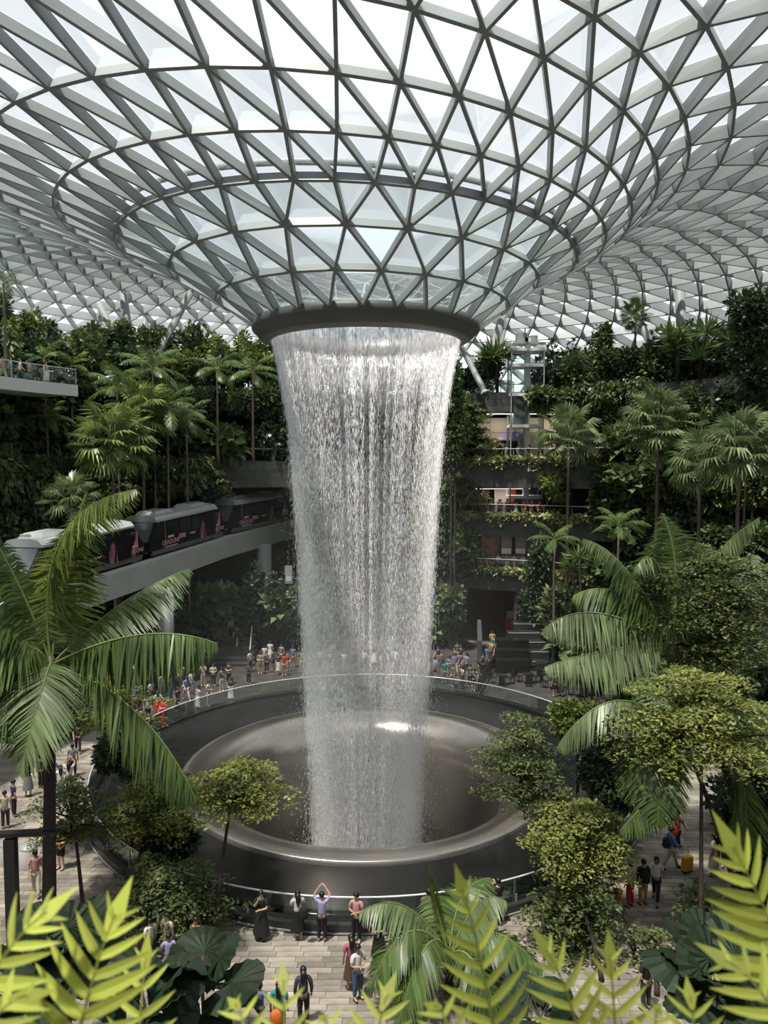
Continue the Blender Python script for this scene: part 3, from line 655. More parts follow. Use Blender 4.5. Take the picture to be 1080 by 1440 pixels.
# ---- flat-tiered tree crowns
def tier_crown(name, r, h, n, m, tiers=4, leaf=.17, seed=0):
    """separate flat sprays of foliage at the ends of near-level boughs, stacked in storeys"""
    g = np.random.default_rng(seed); Ps = []; br = MB(); br.tube([(0, 0, -h * .6), (0, 0, h * .38)], [.03 * r, .012 * r], 5)
    pads = []
    for t in range(tiers):
        f = t / max(1, tiers - 1); z = -h * .42 + h * .84 * f; rad = r * (.72 + .75 * f - 1.05 * f * f); nb = 6 if t < tiers - 1 else 4
        for b in range(nb):
            a = 2 * PI * (b + g.uniform(-.25, .25)) / nb + t * 1.1; L_ = rad * g.uniform(.75, 1.08); zz = z + g.uniform(-.5, .5) * h / tiers * .8
            br.tube([(0, 0, z - .22 * h / tiers * 2), (math.cos(a) * L_ * .5, math.sin(a) * L_ * .5, zz - .03 * h), (math.cos(a) * L_ * .9, math.sin(a) * L_ * .9, zz)], [.026 * r, .016 * r, .005 * r], 5)
            pads.append((math.cos(a) * L_ * .78, math.sin(a) * L_ * .78, zz, a, r * g.uniform(.26, .4)))
            pads.append((math.cos(a + .3) * L_ * .42, math.sin(a + .3) * L_ * .42, zz + .02 * h, a, r * g.uniform(.2, .3)))
    w = np.array([p[4] ** 2 for p in pads]); w = w / w.sum()
    for (x, y, z, a, s), q in zip(pads, w):
        k = int(n * q) + 1; u = np.sqrt(g.uniform(0, 1, k)) ; th = g.uniform(0, 2 * PI, k); lx_ = u * np.cos(th) * s * 1.25; ly_ = u * np.sin(th) * s * .85
        X = np.stack([x + lx_ * math.cos(a) - ly_ * math.sin(a), y + lx_ * math.sin(a) + ly_ * math.cos(a), z + .10 * s - .32 * s * u ** 2 + g.normal(0, .05 * s, k)], 1); Ps.append(X)
    P = np.concatenate(Ps); k = len(P)
    d = np.stack([g.normal(0, 1, k), g.normal(0, 1, k), g.normal(.05, .35, k)], 1); u = np.stack([g.normal(0, .45, k), g.normal(0, .45, k), np.ones(k)], 1)
    V, F = leaves(P, d, u, leaf * g.uniform(.6, 1.25, k), leaf * .27 * g.uniform(.7, 1.2, k))
    return np_mesh(name, V, F, m), br.mesh('branches', BARK, True)
# ---- bushy crowns from leaf clumps
def bush_crown(name, rx, rz, n, m, clumps=14, leaf=.4, seed=0, hang=0, wide=.32):
    g = np.random.default_rng(seed); Ps = []; Ds = []
    for c in range(clumps):
        q = g.normal(0, 1, 3); q /= np.linalg.norm(q); q *= g.uniform(.45, .85); ctr = q * np.array([rx, rx, rz]); k = n // clumps
        s = g.normal(0, 1, (k, 3)); s /= np.linalg.norm(s, axis=1, keepdims=True); rad = g.uniform(.55, 1, k)[:, None] ** .5 * .45
        Ps.append(ctr + s * rad * np.array([rx, rx, rz])); Ds.append(s + np.array([0, 0, -hang]) + g.normal(0, .4, (k, 3)))
    P = np.concatenate(Ps); D = np.concatenate(Ds); k = len(P)
    u = g.normal(0, .6, (k, 3)) + np.array([0, 0, 1.0])
    V, F = leaves(P, D, u, leaf * g.uniform(.6, 1.3, k), leaf * wide * g.uniform(.7, 1.2, k))
    return np_mesh(name, V, F, m)
def trunk_mesh(h, r, lean=(0, 0), wob=.03, m=BARK, n=7, rings=0, seed=0):
    g = random.Random(seed); k = 9; pts = []; rad = []
    for i in range(k):
        f = i / (k - 1); pts.append((lean[0] * f + g.uniform(-wob, wob) * (i > 0), lean[1] * f + g.uniform(-wob, wob) * (i > 0), h * f)); rad.append(r * (1.25 - .55 * f if i else 1.5))
    mb = MB(); mb.tube(pts, rad, n)
    return mb.mesh('trunk', m, True)
# ---- palms
def frond_mesh(name, pts, ll, m, n=46, hang=.5, w=.035, fwd=1.05, start=.16, seed=0, up=(0, 0, 1), rr=.028):
    """pts: polyline of the rachis in local space; leaflets both sides"""
    g = np.random.default_rng(seed); pts = [np.array(p, float) for p in pts]
    if len(pts) == 3:
        T = np.linspace(0, 1, 13)[:, None]; c = 2 * pts[1] - .5 * (pts[0] + pts[2]); C = (1 - T) ** 2 * pts[0] + 2 * T * (1 - T) * c + T ** 2 * pts[2]
    else: C = np.array(pts)
    seg = np.r_[0, np.cumsum(np.linalg.norm(np.diff(C, axis=0), axis=1))]; Ltot = seg[-1]
    s = np.linspace(start, .995, n); P = np.stack([np.interp(s * Ltot, seg, C[:, i]) for i in range(3)], 1)
    e = .01 * Ltot; T = unit(np.stack([np.interp(np.minimum(s * Ltot + e, Ltot), seg, C[:, i]) - np.interp(s * Ltot - e, seg, C[:, i]) for i in range(3)], 1))
    upv = np.tile(np.array(up, float), (n, 1)); S = unit(np.cross(T, upv) + 1e-6); parts = []
    prof = np.sin(np.clip((s - start) / (1 - start), 0, 1) * PI * .86 + .38) ** .7
    N_ = np.cross(S, T)
    for sd in (-1, 1):
        h = hang * (1 + g.normal(0, .12, n))
        d = T * math.cos(fwd) + (S * sd * np.cos(h)[:, None] - N_ * -1 * 0 + np.array([0, 0, -1.0]) * np.sin(h)[:, None]) * math.sin(fwd) + N_ * .12
        d = unit(d + g.normal(0, .05, (n, 3))); ln = ll * prof * g.uniform(.9, 1.08, n)
        # two-segment leaflet that sags at its tip
        a = P; b = P + d * (ln * .5)[:, None]; sag = np.array([0, 0, -1.0]) * (ln * .16)[:, None]; c = P + d * (ln)[:, None] + sag
        wv = unit(np.cross(d, S * sd * .3 + N_)) * 1.0; ww = np.full(n, w)[:, None] * np.maximum(.5, prof)[:, None]
        V = np.stack([a - wv * ww * .6, a + wv * ww * .6, b + wv * ww, b - wv * ww, c + wv * ww * .1, c - wv * ww * .1], 1).reshape(-1, 3)
        F = (np.arange(n)[:, None, None] * 6 + np.array([(0, 1, 2, 3), (3, 2, 4, 5)])[None]).reshape(-1, 4)
        parts.append((V, F))
    V, F = merge(parts)
    # rachis as a square tube
    R0 = [];  k = len(C); TT = unit(np.gradient(C, axis=0)); SS = unit(np.cross(TT, np.tile(np.array(up, float), (k, 1))) + 1e-6); NN = np.cross(SS, TT)
    r_ = (rr * np.linspace(1, .25, k))[:, None]
    RV = np.stack([C + SS * r_, C + NN * r_, C - SS * r_, C - NN * r_], 1).reshape(-1, 3)
    RF = np.array([(i * 4 + j, i * 4 + (j + 1) % 4, (i + 1) * 4 + (j + 1) % 4, (i + 1) * 4 + j) for i in range(k - 1) for j in range(4)])
    nl = len(F); V, F = merge([(V, F), (RV, RF)])
    return np_mesh(name, V, F, [m, mat('rachis', (.16, .20, .06), .5)], mi=np.r_[np.zeros(nl, int), np.ones(len(RF), int)])
def arch(L, el, dr, k=9):                                             # rachis arching in the xz plane
    out = [(0, 0, 0)]; x = z = 0
    for i in range(k - 1):
        a = el - (el + dr) * ((i + .5) / (k - 1)) ** 1.2; x += L / (k - 1) * math.cos(a); z += L / (k - 1) * math.sin(a); out.append((x, 0, z))
    return out
def fan_leaf(name, m, pet=1.0, R=.75, seg=22, seed=0, span=R_(300), droop=.35):
    g = np.random.default_rng(seed); Vs = []; F = []
    tip = np.array([pet, 0, 0])
    for i in range(seg):
        a = -span / 2 + span * (i + .5) / seg; w = span / seg * .5; r = R * (1 - .22 * (abs(a) / (span / 2)) ** 2) * g.uniform(.93, 1.05)
        d = np.array([math.cos(a), math.sin(a), 0]); s = np.array([-math.sin(a), math.cos(a), 0]); up = np.array([0, 0, 1.0]); o = len(Vs) * 1
        z1 = -.04 * R; z2 = -droop * R * g.uniform(.6, 1.3)
        Vs += [tip, tip + d * r * .55 + s * w * r * .55 + up * .02, tip + d * r + up * z2, tip + d * r * .55 - s * w * r * .55 + up * (z1)]
        F.append((o, o + 1, o + 2, o + 3))
    o = len(Vs); q = .014
    Vs += [np.array(p) for p in ((0, -q * 2, 0), (0, q * 2, 0), (pet, q, 0), (pet, -q, 0), (0, 0, -q * 2), (pet, 0, -q))]
    F += [(o, o + 1, o + 2, o + 3), (o, o + 3, o + 5, o + 4), (o + 1, o + 4, o + 5, o + 2)]
    return np_mesh(name, np.array(Vs), np.array(F), m)
def orient(o, az, el, roll=0):
    o.rotation_mode = 'QUATERNION'
    o.rotation_quaternion = (Matrix.Rotation(az, 3, 'Z') @ Matrix.Rotation(-el, 3, 'Y') @ Matrix.Rotation(roll, 3, 'X')).to_quaternion()
FANS = [fan_leaf('fan_leaf', LPALMG, seed=i, droop=.2 + .12 * i) for i in range(4)]
FANSB = [fan_leaf('fan_leaf', LPALM, seed=9 + i, droop=.2 + .12 * i) for i in range(4)]
FANS_SUNLIT = [fan_leaf('fan_leaf', leafmat('palm_fan_sunlit', (.24, .29, .10), (.17, .23, .07), .3, .4), seed=20 + i, droop=.2 + .12 * i) for i in range(4)]  # lighter leaf colour stands for sunlight on these fan palms
def fan_palm(base, h, r, label, n=30, group=None, tr=.13, meshes=FANS, lean=(0, 0), seed=0):
    g = random.Random(seed); t = tag(empty('fan_palm', base, g.uniform(0, 6)), label, 'palm', group)
    link('trunk', trunk_mesh(h, tr, lean, .02, BARKP, 9, seed=seed), t)
    for i in range(n):
        f = (i + .5) / n; el = R_(82) - R_(125) * f ** .8; az = i * 2.39996 + g.uniform(-.2, .2)
        o = link('fan_leaf', g.choice(meshes), t, (lean[0], lean[1], h - .25 * f)); s = r / 1.75 * g.uniform(.9, 1.1); o.scale = (s, s, s); orient(o, az, el, g.uniform(-.25, .25))
    return t
PF_ = {}
def gen_fronds(kind, m, L, ll, hang, n=34, w=.03, var=((75, 5), (55, 25), (35, 40), (15, 55), (-5, 70))):
    if kind not in PF_: PF_[kind] = [frond_mesh('frond', arch(L, R_(a), R_(b)), ll, m, n, hang, w, seed=i) for i, (a, b) in enumerate(var)]
    return PF_[kind]
def feather_palm(base, h, s, label, frond='dark', n=14, group=None, tr=.12, lean=(0, 0), seed=0):
    g = random.Random(seed); t = tag(empty('feather_palm', base), label, 'palm', group)
    link('trunk', trunk_mesh(h, tr, lean, .02, BARKP, 9, seed=seed), t)
    F = gen_fronds(frond, {'dark': LPALM, 'fresh': LPALMY, 'grey': LPALMG}[frond], 2.6, .62, .55)
    for i in range(n):
        f = (i + .5) / n; o = link('frond', F[min(4, int(f * 5))], t, (lean[0], lean[1], h)); k = s * g.uniform(.85, 1.1); o.scale = (k, k, k); orient(o, i * 2.39996 + g.uniform(-.3, .3), 0)
    return t
def hero_palm(name, crown, base, fr, label, m, tr=.16, ll=1.2, n=60, trunk=True):
    t = tag(empty(name, base), label, 'palm'); rel = crown - Vector(base)
    if trunk:
        mb = MB(); k = 8; mb.tube([(rel.x * (i / k) ** 1.3, rel.y * (i / k) ** 1.3, rel.z * i / k) for i in range(k + 1)], [tr * (1.3 - .5 * i / k) for i in range(k + 1)], 10); mb.build('trunk', mat('dark_palm_bark', (.06, .045, .035), .85, col2=(.03, .022, .018), scale=8, bump=.5, stretch=(.6, .6, 5)), t, True)
        mb = MB(); mb.tube([rel - Vector((0, 0, .9)), rel - Vector((0, 0, .4)), rel + Vector((0, 0, .3))], [tr * .95, tr * 1.3, tr * .5], 10); mb.build('crownshaft', mat('crownshaft', (.06, .07, .03), .6), t, True)
    for i, f in enumerate(fr):
        pts = [crown, at(*f[0]), at(*f[1])]; o = f[2] if len(f) > 2 else {}
        me = frond_mesh('frond', [tuple(p - crown) for p in pts], o.get('ll', ll) * 1.3, o.get('m', m), int(o.get('n', n) * 1.7), o.get('hang', .6), o.get('w', .046), seed=i, rr=.045, start=o.get('start', .12), up=o.get('up', (0, 0, 1)), fwd=o.get('fwd', 1.38 if o.get('hang', .6) > .95 else 1.12))
        link('frond', me, t, tuple(rel))
    return t

# ---- the big palm at the left
cr = at(72, 935, 24.0); bs = gnd(70, 1345)
hero_palm('feather_palm', cr, (bs.x, bs.y, 0), [
 ((195, 893, 23.6), (306, 905, 23.0), dict(hang=1.25, ll=1.35, n=80)),
 ((170, 850, 25.2), (266, 800, 26.2), dict(hang=.75, ll=1.3, n=70)),
 ((85, 760, 24.5), (192, 688, 24.2), dict(hang=.9, ll=1.25, m=LPALMY, n=80)),
 ((92, 800, 25.0), (122, 690, 25.5), dict(hang=.45, ll=1.35, m=LPALMY, n=70)),
 ((30, 830, 24.2), (-25, 730, 24.0), dict(hang=.45, ll=1.4, n=70)),
 ((-10, 860, 23.2), (-90, 840, 22.6), dict(hang=.6, ll=1.4)),
 ((20, 905, 23.0), (-60, 935, 22.0), dict(hang=.8, ll=1.3)),
 ((62, 960, 22.3), (28, 1085, 21.3), dict(hang=.35, ll=1.15, m=LPALMG)),
 ((30, 950, 22.8), (-40, 1060, 21.8), dict(hang=.7, ll=1.2)),
 ((190, 1000, 23.2), (276, 1125, 22.4), dict(hang=1.2, ll=1.3, n=80)),
 ((120, 905, 26.5), (190, 900, 28.0), dict(hang=.8)),
 ((60, 880, 26.0), (30, 850, 28.0), dict(hang=.6)),
], 'big feather palm with long arching fronds in front of the train', LPALM, .19)
# ---- feather palm at the right
cr = at(945, 905, 28.0); bs = gnd(1060, 1225); bs = Vector((bs.x, bs.y, 0))
hero_palm('feather_palm', cr, bs, [
 ((840, 862, 27.4), (764, 886, 26.8), dict(hang=1.15, ll=1.2, n=70, m=LPALMG)),
 ((850, 915, 27.0), (766, 938, 26.2), dict(hang=1.0, ll=1.15, n=70, m=LPALMG)),
 ((875, 835, 28.4), (806, 838, 28.4), dict(hang=.85, ll=1.2, n=60)),
 ((880, 800, 28.6), (820, 758, 28.8), dict(hang=.8, ll=1.2, n=60)),
 ((925, 795, 28.2), (893, 800, 27.6), dict(hang=1.1, ll=.9, n=50, m=LPALMG)),
 ((950, 800, 28.5), (932, 722, 29.0), dict(hang=.35, ll=1.5, n=66)),
 ((992, 800, 28.5), (1068, 728, 28.3), dict(hang=1.2, ll=1.0, n=60, m=LPALMG)),
 ((1000, 850, 29.0), (1060, 780, 30.0), dict(hang=.5, ll=1.3)),
 ((1010, 890, 28.5), (1090, 880, 28.5), dict(hang=.9)),
], 'feather palm with pale drooping fronds behind the tiered tree', LPALM)
# ---- lower palm at the right
cr = at(962, 1040, 25.0); bs = gnd(1040, 1290); bs = Vector((bs.x, bs.y, 0))
hero_palm('feather_palm', cr, bs, [
 ((870, 985, 24.6), (786, 1050, 24.0), dict(hang=.9, ll=1.0, m=LPALMG)),
 ((912, 1045, 24.0), (898, 1125, 23.4), dict(hang=.6, ll=.95)),
 ((935, 1070, 23.6), (925, 1160, 22.9), dict(hang=.3, ll=.9)),
 ((1030, 1060, 24.4), (1050, 1185, 23.8), dict(hang=.6, ll=1.2)),
 ((1010, 1000, 25.5), (1075, 1010, 26.0), dict(hang=.7)),
 ((940, 990, 26.0), (910, 960, 27.0), dict(hang=.7)),
 ((920, 1110, 23.6), (872, 1168, 23.0), dict(hang=1.1, ll=.8)),
], 'feather palm with dark hanging fronds above the paved path', LPALM, .08)
# ---- low palm by the pool railing
cr = at(632, 1345, 21.8); bs = Vector((cr.x, cr.y, 0))
hero_palm('feather_palm', cr, bs, [
 ((570, 1275, 21.8), (506, 1285, 21.4), dict(hang=.7, ll=.85, n=46, m=LPALMG)),
 ((614, 1275, 22.2), (604, 1222, 22.3), dict(hang=.15, ll=.42, n=40, m=LPALMY, fwd=.35)),
 ((672, 1272, 22.0), (712, 1268, 21.8), dict(hang=.8, ll=.85, n=46, m=LPALMG)),
 ((690, 1310, 21.4), (762, 1365, 20.8), dict(hang=.6, ll=.8, n=46)),
 ((575, 1310, 21.2), (520, 1390, 20.6), dict(hang=.6, ll=.85, n=46)),
 ((650, 1262, 22.6), (690, 1235, 23.2), dict(hang=.5, ll=.8, n=46)),
 ((600, 1330, 20.8), (560, 1440, 20.0), dict(hang=.5, ll=.8, n=46)),
 ((665, 1350, 20.8), (705, 1440, 20.2), dict(hang=.5, ll=.8, n=46)),
 ((630, 1300, 22.8), (600, 1260, 23.8), dict(hang=.6, ll=.8, n=46)),
], 'low feather palm beside the pool railing with one upright young frond', LPALM, .12)

# ---- tiered trees round the plaza
TV = {}
def tier_tree(crown_px, D, wpx, hpx, base, label, m=LTIER, n=5200, tiers=4, seed=0, leaf=.17, tr=.07, name='tiered_tree'):
    c = at(crown_px[0], crown_px[1], D); s = FPX / D; r = wpx / 2 / s; h = hpx / s / .95
    cm, bm = tier_crown('crown', r, h, n, m, tiers, leaf, seed)
    t = tag(empty(name, (base.x, base.y, 0)), label, 'tree'); rel = (c.x - base.x, c.y - base.y, c.z)
    k = 8; mb = MB(); mb.tube([(rel[0] * (i / k) ** 1.5, rel[1] * (i / k) ** 1.5, (rel[2] + h * .3) * i / k) for i in range(k + 1)], [tr * (1.3 - .8 * i / k) for i in range(k + 1)], 7); mb.build('trunk', BARK, t, True)
    link('branches', bm, t, rel); link('crown', cm, t, rel)
    return t
tier_tree((332, 1103), 25.5, 165, 50, gnd(303, 1328), 'slender yellow green tiered tree standing before the pool basin', seed=1, tiers=4)
tier_tree((222, 1128), 27.0, 175, 80, gnd(190, 1262), 'tiered tree over the curved kerb, under the long palm frond', seed=2, n=6500)
tier_tree((100, 1140), 26.0, 130, 70, gnd(121, 1335), 'small tiered tree with straight trunk beside the big palm', LTIERD, seed=3, n=3000, tiers=3)
tier_tree((222, 1258), 24.2, 210, 62, gnd(150, 1330), 'low spreading tiered tree above the waiting visitors', LTIERD, seed=4, n=3800, tiers=3)
tier_tree((150, 985), 31, 190, 70, gnd(205, 1110), 'tiered tree behind the big palm at the pool edge', seed=5, n=4500, tiers=3)
tier_tree((1000, 850), 28.5, 270, 165, gnd(1042, 1250), 'large dense tiered tree with dark glossy leaves over the shaded path', LTIERD, seed=6, n=14000, tiers=6, tr=.13)
tier_tree((985, 1010), 23.8, 270, 115, gnd(984, 1385), 'broad pale green tiered tree on a tall thin trunk', seed=7, n=11000, tiers=4)
tier_tree((735, 1070), 27.5, 170, 100, gnd(800, 1190), 'tiered tree leaning out over the pool basin', LTIERD, seed=8, n=5500, tiers=4)
tier_tree((815, 1172), 25.0, 180, 75, gnd(893, 1345), 'bright yellow green tiered tree in front of the pool railing', seed=9, n=8000, tiers=5)
tier_tree((808, 1275), 24.2, 165, 105, gnd(846, 1380), 'dense low tree beside the people with bags', LTIERD, seed=10, n=5500, tiers=6)
tier_tree((920, 1340), 23.0, 110, 60, gnd(924, 1400), 'thin young tree with sparse leaves on the path', LTIERD, seed=12, n=900, tiers=3)
tier_tree((985, 1272), 23.6, 90, 45, gnd(985, 1330), 'sparse shrub tree with small pale leaves by the path', LTIERD, seed=13, n=1100, tiers=4)
tier_tree((290, 1270), 24.6, 120, 70, gnd(247, 1340), 'wispy young tree with a black straight stem', LTIERD, seed=14, n=900, tiers=3)
def bush_tree(c, base, rx, rz, label, m, n=3000, leaf=.2, seed=0, name='leafy_tree', cat='tree', group=None, me=None, tr=.08, wide=.32):
    t = tag(empty(name, base), label, cat, group); rel = Vector(c) - Vector(base)
    mb = MB(); mb.tube([(rel.x * i / 4, rel.y * i / 4, rel.z * i / 4) for i in range(5)], [tr * (1.2 - .15 * i) for i in range(5)], 6); mb.build('trunk', BARK, t, True)
    o = link('foliage', me or bush_crown('foliage', rx, rz, n, m, 16, leaf, seed, wide=wide), t, tuple(rel)); return o
for px, py, D, w, h, by, lab, m, n in [
 (865, 1085, 28, 130, 130, 1210, 'dark leaved bushy tree beside the basin and the drooping frond', LDARK, 6000),
 (812, 1010, 31, 90, 70, 1110, 'fresh green shrub tree overhanging the far basin edge', LBRI, 3500),
 (180, 1055, 29, 110, 90, 1170, 'silvery dark shrub between the palm and the basin', LDARK, 4000),
 (235, 1190, 27.5, 90, 80, 1240, 'dark shrub filling the curved bed by the kerb', LDARK, 3500),
 (262, 1325, 23.4, 70, 50, 1370, 'loose dark shrub around the thin black stem', LDARK, 450),
 (1085, 1130, 26, 110, 240, 1290, 'tall dark leafy tree beside the shaded path', LDARK, 6000),
 (60, 1010, 30, 130, 80, 1110, 'mid green tree behind the palm crown', LMID, 4000)]:
    c = at(px, py, D); s = FPX / D; b = gnd(px + 8, by)
    bush_tree(c, (c.x + .1, c.y, 0), w / 2 / s * .8, h / 2 / s * .8, lab, m, n, .2, seed=px)

# ---- hillside gardens
def pol(r, a, z): return Vector((r * math.cos(A(a)), r * math.sin(A(a)), z))
BV = [('rounded mid green', bush_crown('foliage', 1.5, 1.7, 1500, LMID, 16, .42, 1)), ('dense dark green', bush_crown('foliage', 1.6, 1.5, 1500, LDARK, 16, .42, 2)),
      ('fresh green', bush_crown('foliage', 1.4, 1.6, 1400, LBRI, 14, .40, 3)), ('tall narrow', bush_crown('foliage', 1.0, 2.6, 1700, LMID, 20, .38, 4)),
      ('drooping leaved', bush_crown('foliage', 1.7, 1.5, 1300, LMID, 14, .6, 5, hang=1.2, wide=.22)), ('tall dark narrow', bush_crown('foliage', 1.0, 2.4, 1700, LDARK, 20, .40, 6)),
      ('broad leaved', bush_crown('foliage', 1.5, 1.3, 700, LMID, 12, .75, 7, wide=.4)), ('airy fine leaved', tier_crown('foliage', 2.2, 1.8, 2600, LTIERD, 4, .3, 8)[0])]
TRK = [trunk_mesh(1.0, .09, (0, 0), .02, seed=i) for i in range(3)]
def garden_tree(pos, zc, s, v, zone, sz=1.0, seed=0):
    lab = '%s tree %s' % (BV[v][0], zone)
    t = tag(empty('garden_tree', pos, random.uniform(0, 6)), lab, 'tree', '%s trees %s' % (BV[v][0], zone))
    o = link('trunk', TRK[seed % 3], t); o.scale = (s, s, max(.3, zc))
    o = link('foliage', BV[v][1], t, (0, 0, zc)); o.scale = (s, s, s * sz); o.rotation_euler = (random.uniform(-.15, .15), random.uniform(-.15, .15), 0)
rnd = random.Random(5)
def fill(z, r0, r1, a0, a1, step, hmin, hmax, smin, smax, vs_, zone, sz=1.0):
    a = a0
    while a < a1:
        garden_tree(pol(rnd.uniform(r0, r1), a + rnd.uniform(-.4, .4) * step, z), rnd.uniform(hmin, hmax), rnd.uniform(smin, smax), rnd.choice(vs_), zone, sz * rnd.uniform(.9, 1.15), rnd.randint(0, 9)); a += step
# fifth level (the treeline under the roof)
fill(22.4, 31.6, 33.0, 98, 158, 3.2, 1.6, 2.8, .8, 1.15, [0, 1, 2, 4, 7], 'at the front of the fifth terrace above the train')
fill(22.4, 33.5, 38.0, 100, 158, 2.4, 3.0, 4.6, .9, 1.3, [0, 1, 2, 3, 7], 'deep in the fifth terrace above the train')
fill(22.4, 31.6, 33.0, 24, 60, 3.4, 1.2, 2.4, .8, 1.1, [0, 1, 4, 5], 'at the front of the fifth terrace beyond the lift')
fill(22.4, 34, 38.0, 22, 64, 3.4, 1.5, 3.2, .8, 1.2, [0, 1, 3, 5, 7], 'deep in the fifth terrace beyond the lift')
fill(22.4, 32, 35, 71, 84, 3.0, 1.2, 2.2, .7, 1.0, [0, 1, 5], 'on the fifth terrace between the oculus and the lift')
fill(22.4, 33, 36, 84, 98, 3.5, 1.4, 2.4, .8, 1.1, [0, 1], 'on the fifth terrace behind the waterfall')
# hanging edge of the fifth level right of the lift
fill(21.6, 30.5, 31.2, 44, 63, 2.6, .1, .5, .6, .85, [4, 6, 2], 'spilling over the fifth terrace edge')
fill(21.4, 30.5, 31.2, 100, 157, 2.8, .1, .5, .7, 1.0, [0, 1, 4, 6], 'spilling over the fifth terrace edge above the train')
# fourth level
fill(16.2, 29.9, 31.5, 116, 158, 2.5, 1.6, 3.4, .9, 1.25, [0, 1, 3, 4, 5, 6], 'on the fourth terrace above the train')
fill(16.2, 30.2, 32.5, 101, 116, 3.2, 1.4, 2.6, .8, 1.0, [1, 5, 0], 'on the slab above the train')
fill(16.2, 29.8, 31.5, 23, 50, 2.6, 1.6, 3.6, .9, 1.2, [0, 1, 2, 3, 5, 6], 'on the fourth terrace beyond the lift')
fill(16.2, 29.4, 30.6, 72.2, 81, 1.1, 1.6, 5.0, .9, 1.2, [0, 3, 7, 4], 'on the fourth terrace beside the falling water')
fill(13.9, 28.6, 29.3, 119, 157, 1.9, .3, 1.6, .8, 1.15, [0, 1, 4, 6, 7], 'climbing over the fourth terrace face above the train')
fill(10.6, 28.2, 29.2, 138, 158, 2.0, .3, 1.6, .8, 1.1, [0, 1, 4, 6], 'climbing over the third terrace face behind the palm')
fill(14.0, 28.7, 29.4, 23, 48, 2.2, .3, 1.8, .8, 1.1, [0, 1, 2, 6, 7], 'climbing over the fourth terrace face in the garden beyond the lift')
fill(9.6, 28.3, 29.1, 23, 47, 2.2, .3, 1.8, .8, 1.1, [0, 1, 2, 6], 'climbing over the third terrace face in the garden beyond the lift')
# third and second levels
fill(11.3, 29.3, 30.6, 139, 158, 2.6, 1.0, 2.2, .8, 1.1, [0, 1, 6], 'on the third terrace behind the palm')
fill(11.3, 29.2, 30.6, 23, 50, 2.8, .9, 2.0, .8, 1.1, [0, 1, 2, 6], 'on the third terrace beyond the lift')
fill(11.3, 28.9, 29.8, 73.4, 82, 1.3, .6, 2.8, .8, 1.05, [0, 3, 6, 7], 'on the third terrace beside the falling water')
fill(6.4, 28.7, 30.0, 23, 50, 2.8, 1.0, 2.8, .9, 1.2, [0, 1, 2, 6], 'on the second terrace beyond the lift')
fill(6.4, 28.4, 29.2, 74, 82, 1.3, .8, 3.4, .85, 1.1, [0, 3, 6], 'on the second terrace beside the falling water')
# ground level
fill(0, 25.8, 28.0, 100, 160, 2.4, 1.4, 5.0, 1.0, 1.35, [1, 5, 0, 6], 'on the ground slope below the train guideway')
fill(0, 26.5, 28.3, 74.8, 84, 1.3, 1.0, 4.4, .9, 1.15, [0, 6, 3], 'on the ground beside the dark passage')
fill(0, 25.5, 28.0, 22, 55, 2.3, 1.2, 4.6, 1.0, 1.35, [0, 1, 6, 2], 'on the ground slope behind the cascade steps')
fill(0, 20.0, 24.5, 14, 44, 2.6, 1.0, 3.2, .9, 1.2, [1, 0, 6], 'on the lower slope above the cafe')
fill(0, 17.5, 21, -38, 10, 6, .9, 1.6, .6, .9, [1, 0], 'in the bed beside the shaded path')
# single columns of climbing green
for (px, py0, py1, D, v, lab) in [(752, 760, 885, 63, 5, 'in the climbing column beside the passage'), (790, 650, 770, 64, 2, 'in the climbing column beyond the terraces'),
                                  (640, 520, 640, 64, 3, 'in the green column between waterfall and lift'), (925, 480, 600, 62, 0, 'in the tall column under the roof'), (845, 470, 640, 64, 3, 'in the green column behind the fan palm'),
                                  (1060, 420, 560, 50, 1, 'in the tall clump beside the broad fan palm')]:
    k = max(2, int((py1 - py0) / 42))
    for i in range(k):
        p = at(px + rnd.uniform(-8, 8), py0 + (py1 - py0) * (i + .5) / k, D)
        zb = max([q for q in (0, 6.4, 11.3, 16.2, 22.4) if q < p.z - .5 and (q == 0 or math.hypot(p.x, p.y) > 28.5)] or [0])
        garden_tree((p.x, p.y, zb), p.z - zb, rnd.uniform(.85, 1.1), v, lab, 1.0, i)
# hedges on the terrace edges
def hedge(r, z, a0, a1, m, label, leaf=.36, drop=.9, dens=200, hgt=.38):
    L_ = A(a1 - a0) * r; n = int(L_ * dens); g = rg
    a = A(a0) + g.uniform(0, 1, n) * A(a1 - a0); u = g.uniform(0, 1, n) ** 1.6; zz = z + hgt * g.uniform(-.3, 1, n) - drop * u * (g.uniform(0, 1, n) < .6) * (.5 + .5 * np.sin(a * 60)); rr = r - .25 + g.uniform(-.25, .55, n)
    P = np.stack([rr * np.cos(a), rr * np.sin(a), zz], 1); c = pol(r, (a0 + a1) / 2, z)
    V, F = leaves(P - np.array(c), g.normal(0, 1, (n, 3)) + np.array([-np.cos(a), -np.sin(a), -.3 + 0 * a]).T, g.normal(0, .6, (n, 3)) + np.array([0, 0, 1.]), leaf * g.uniform(.6, 1.3, n), leaf * .33)
    t = tag(empty('planter_hedge', c), label, 'hedge'); link('foliage', np_mesh('foliage', V, F, m), t)
    mb = MB(); mb.arc(r + .1, r + .5, z - .2, z + .1, A(a0), A(a1), 8); o = mb.build('planter_trough', SOIL, t); o.location = -c
for (nm, z, r, m) in (('second', 6.7, 28.6, LVAR), ('third', 11.55, 29.0, LVAR), ('fourth', 16.5, 29.4, LVAR)):
    hedge(r, z, 66, 82, LMID if nm == 'second' else LVAR, 'trailing pale hedge on the %s terrace edge above the passage' % nm)
    hedge(r, z, 50, 66, m, 'trailing pale hedge on the %s terrace edge toward the fan palms' % nm)
    hedge(r, z, 28, 50, LMID, 'green trailing hedge on the %s terrace edge in the garden beyond the lift' % nm)
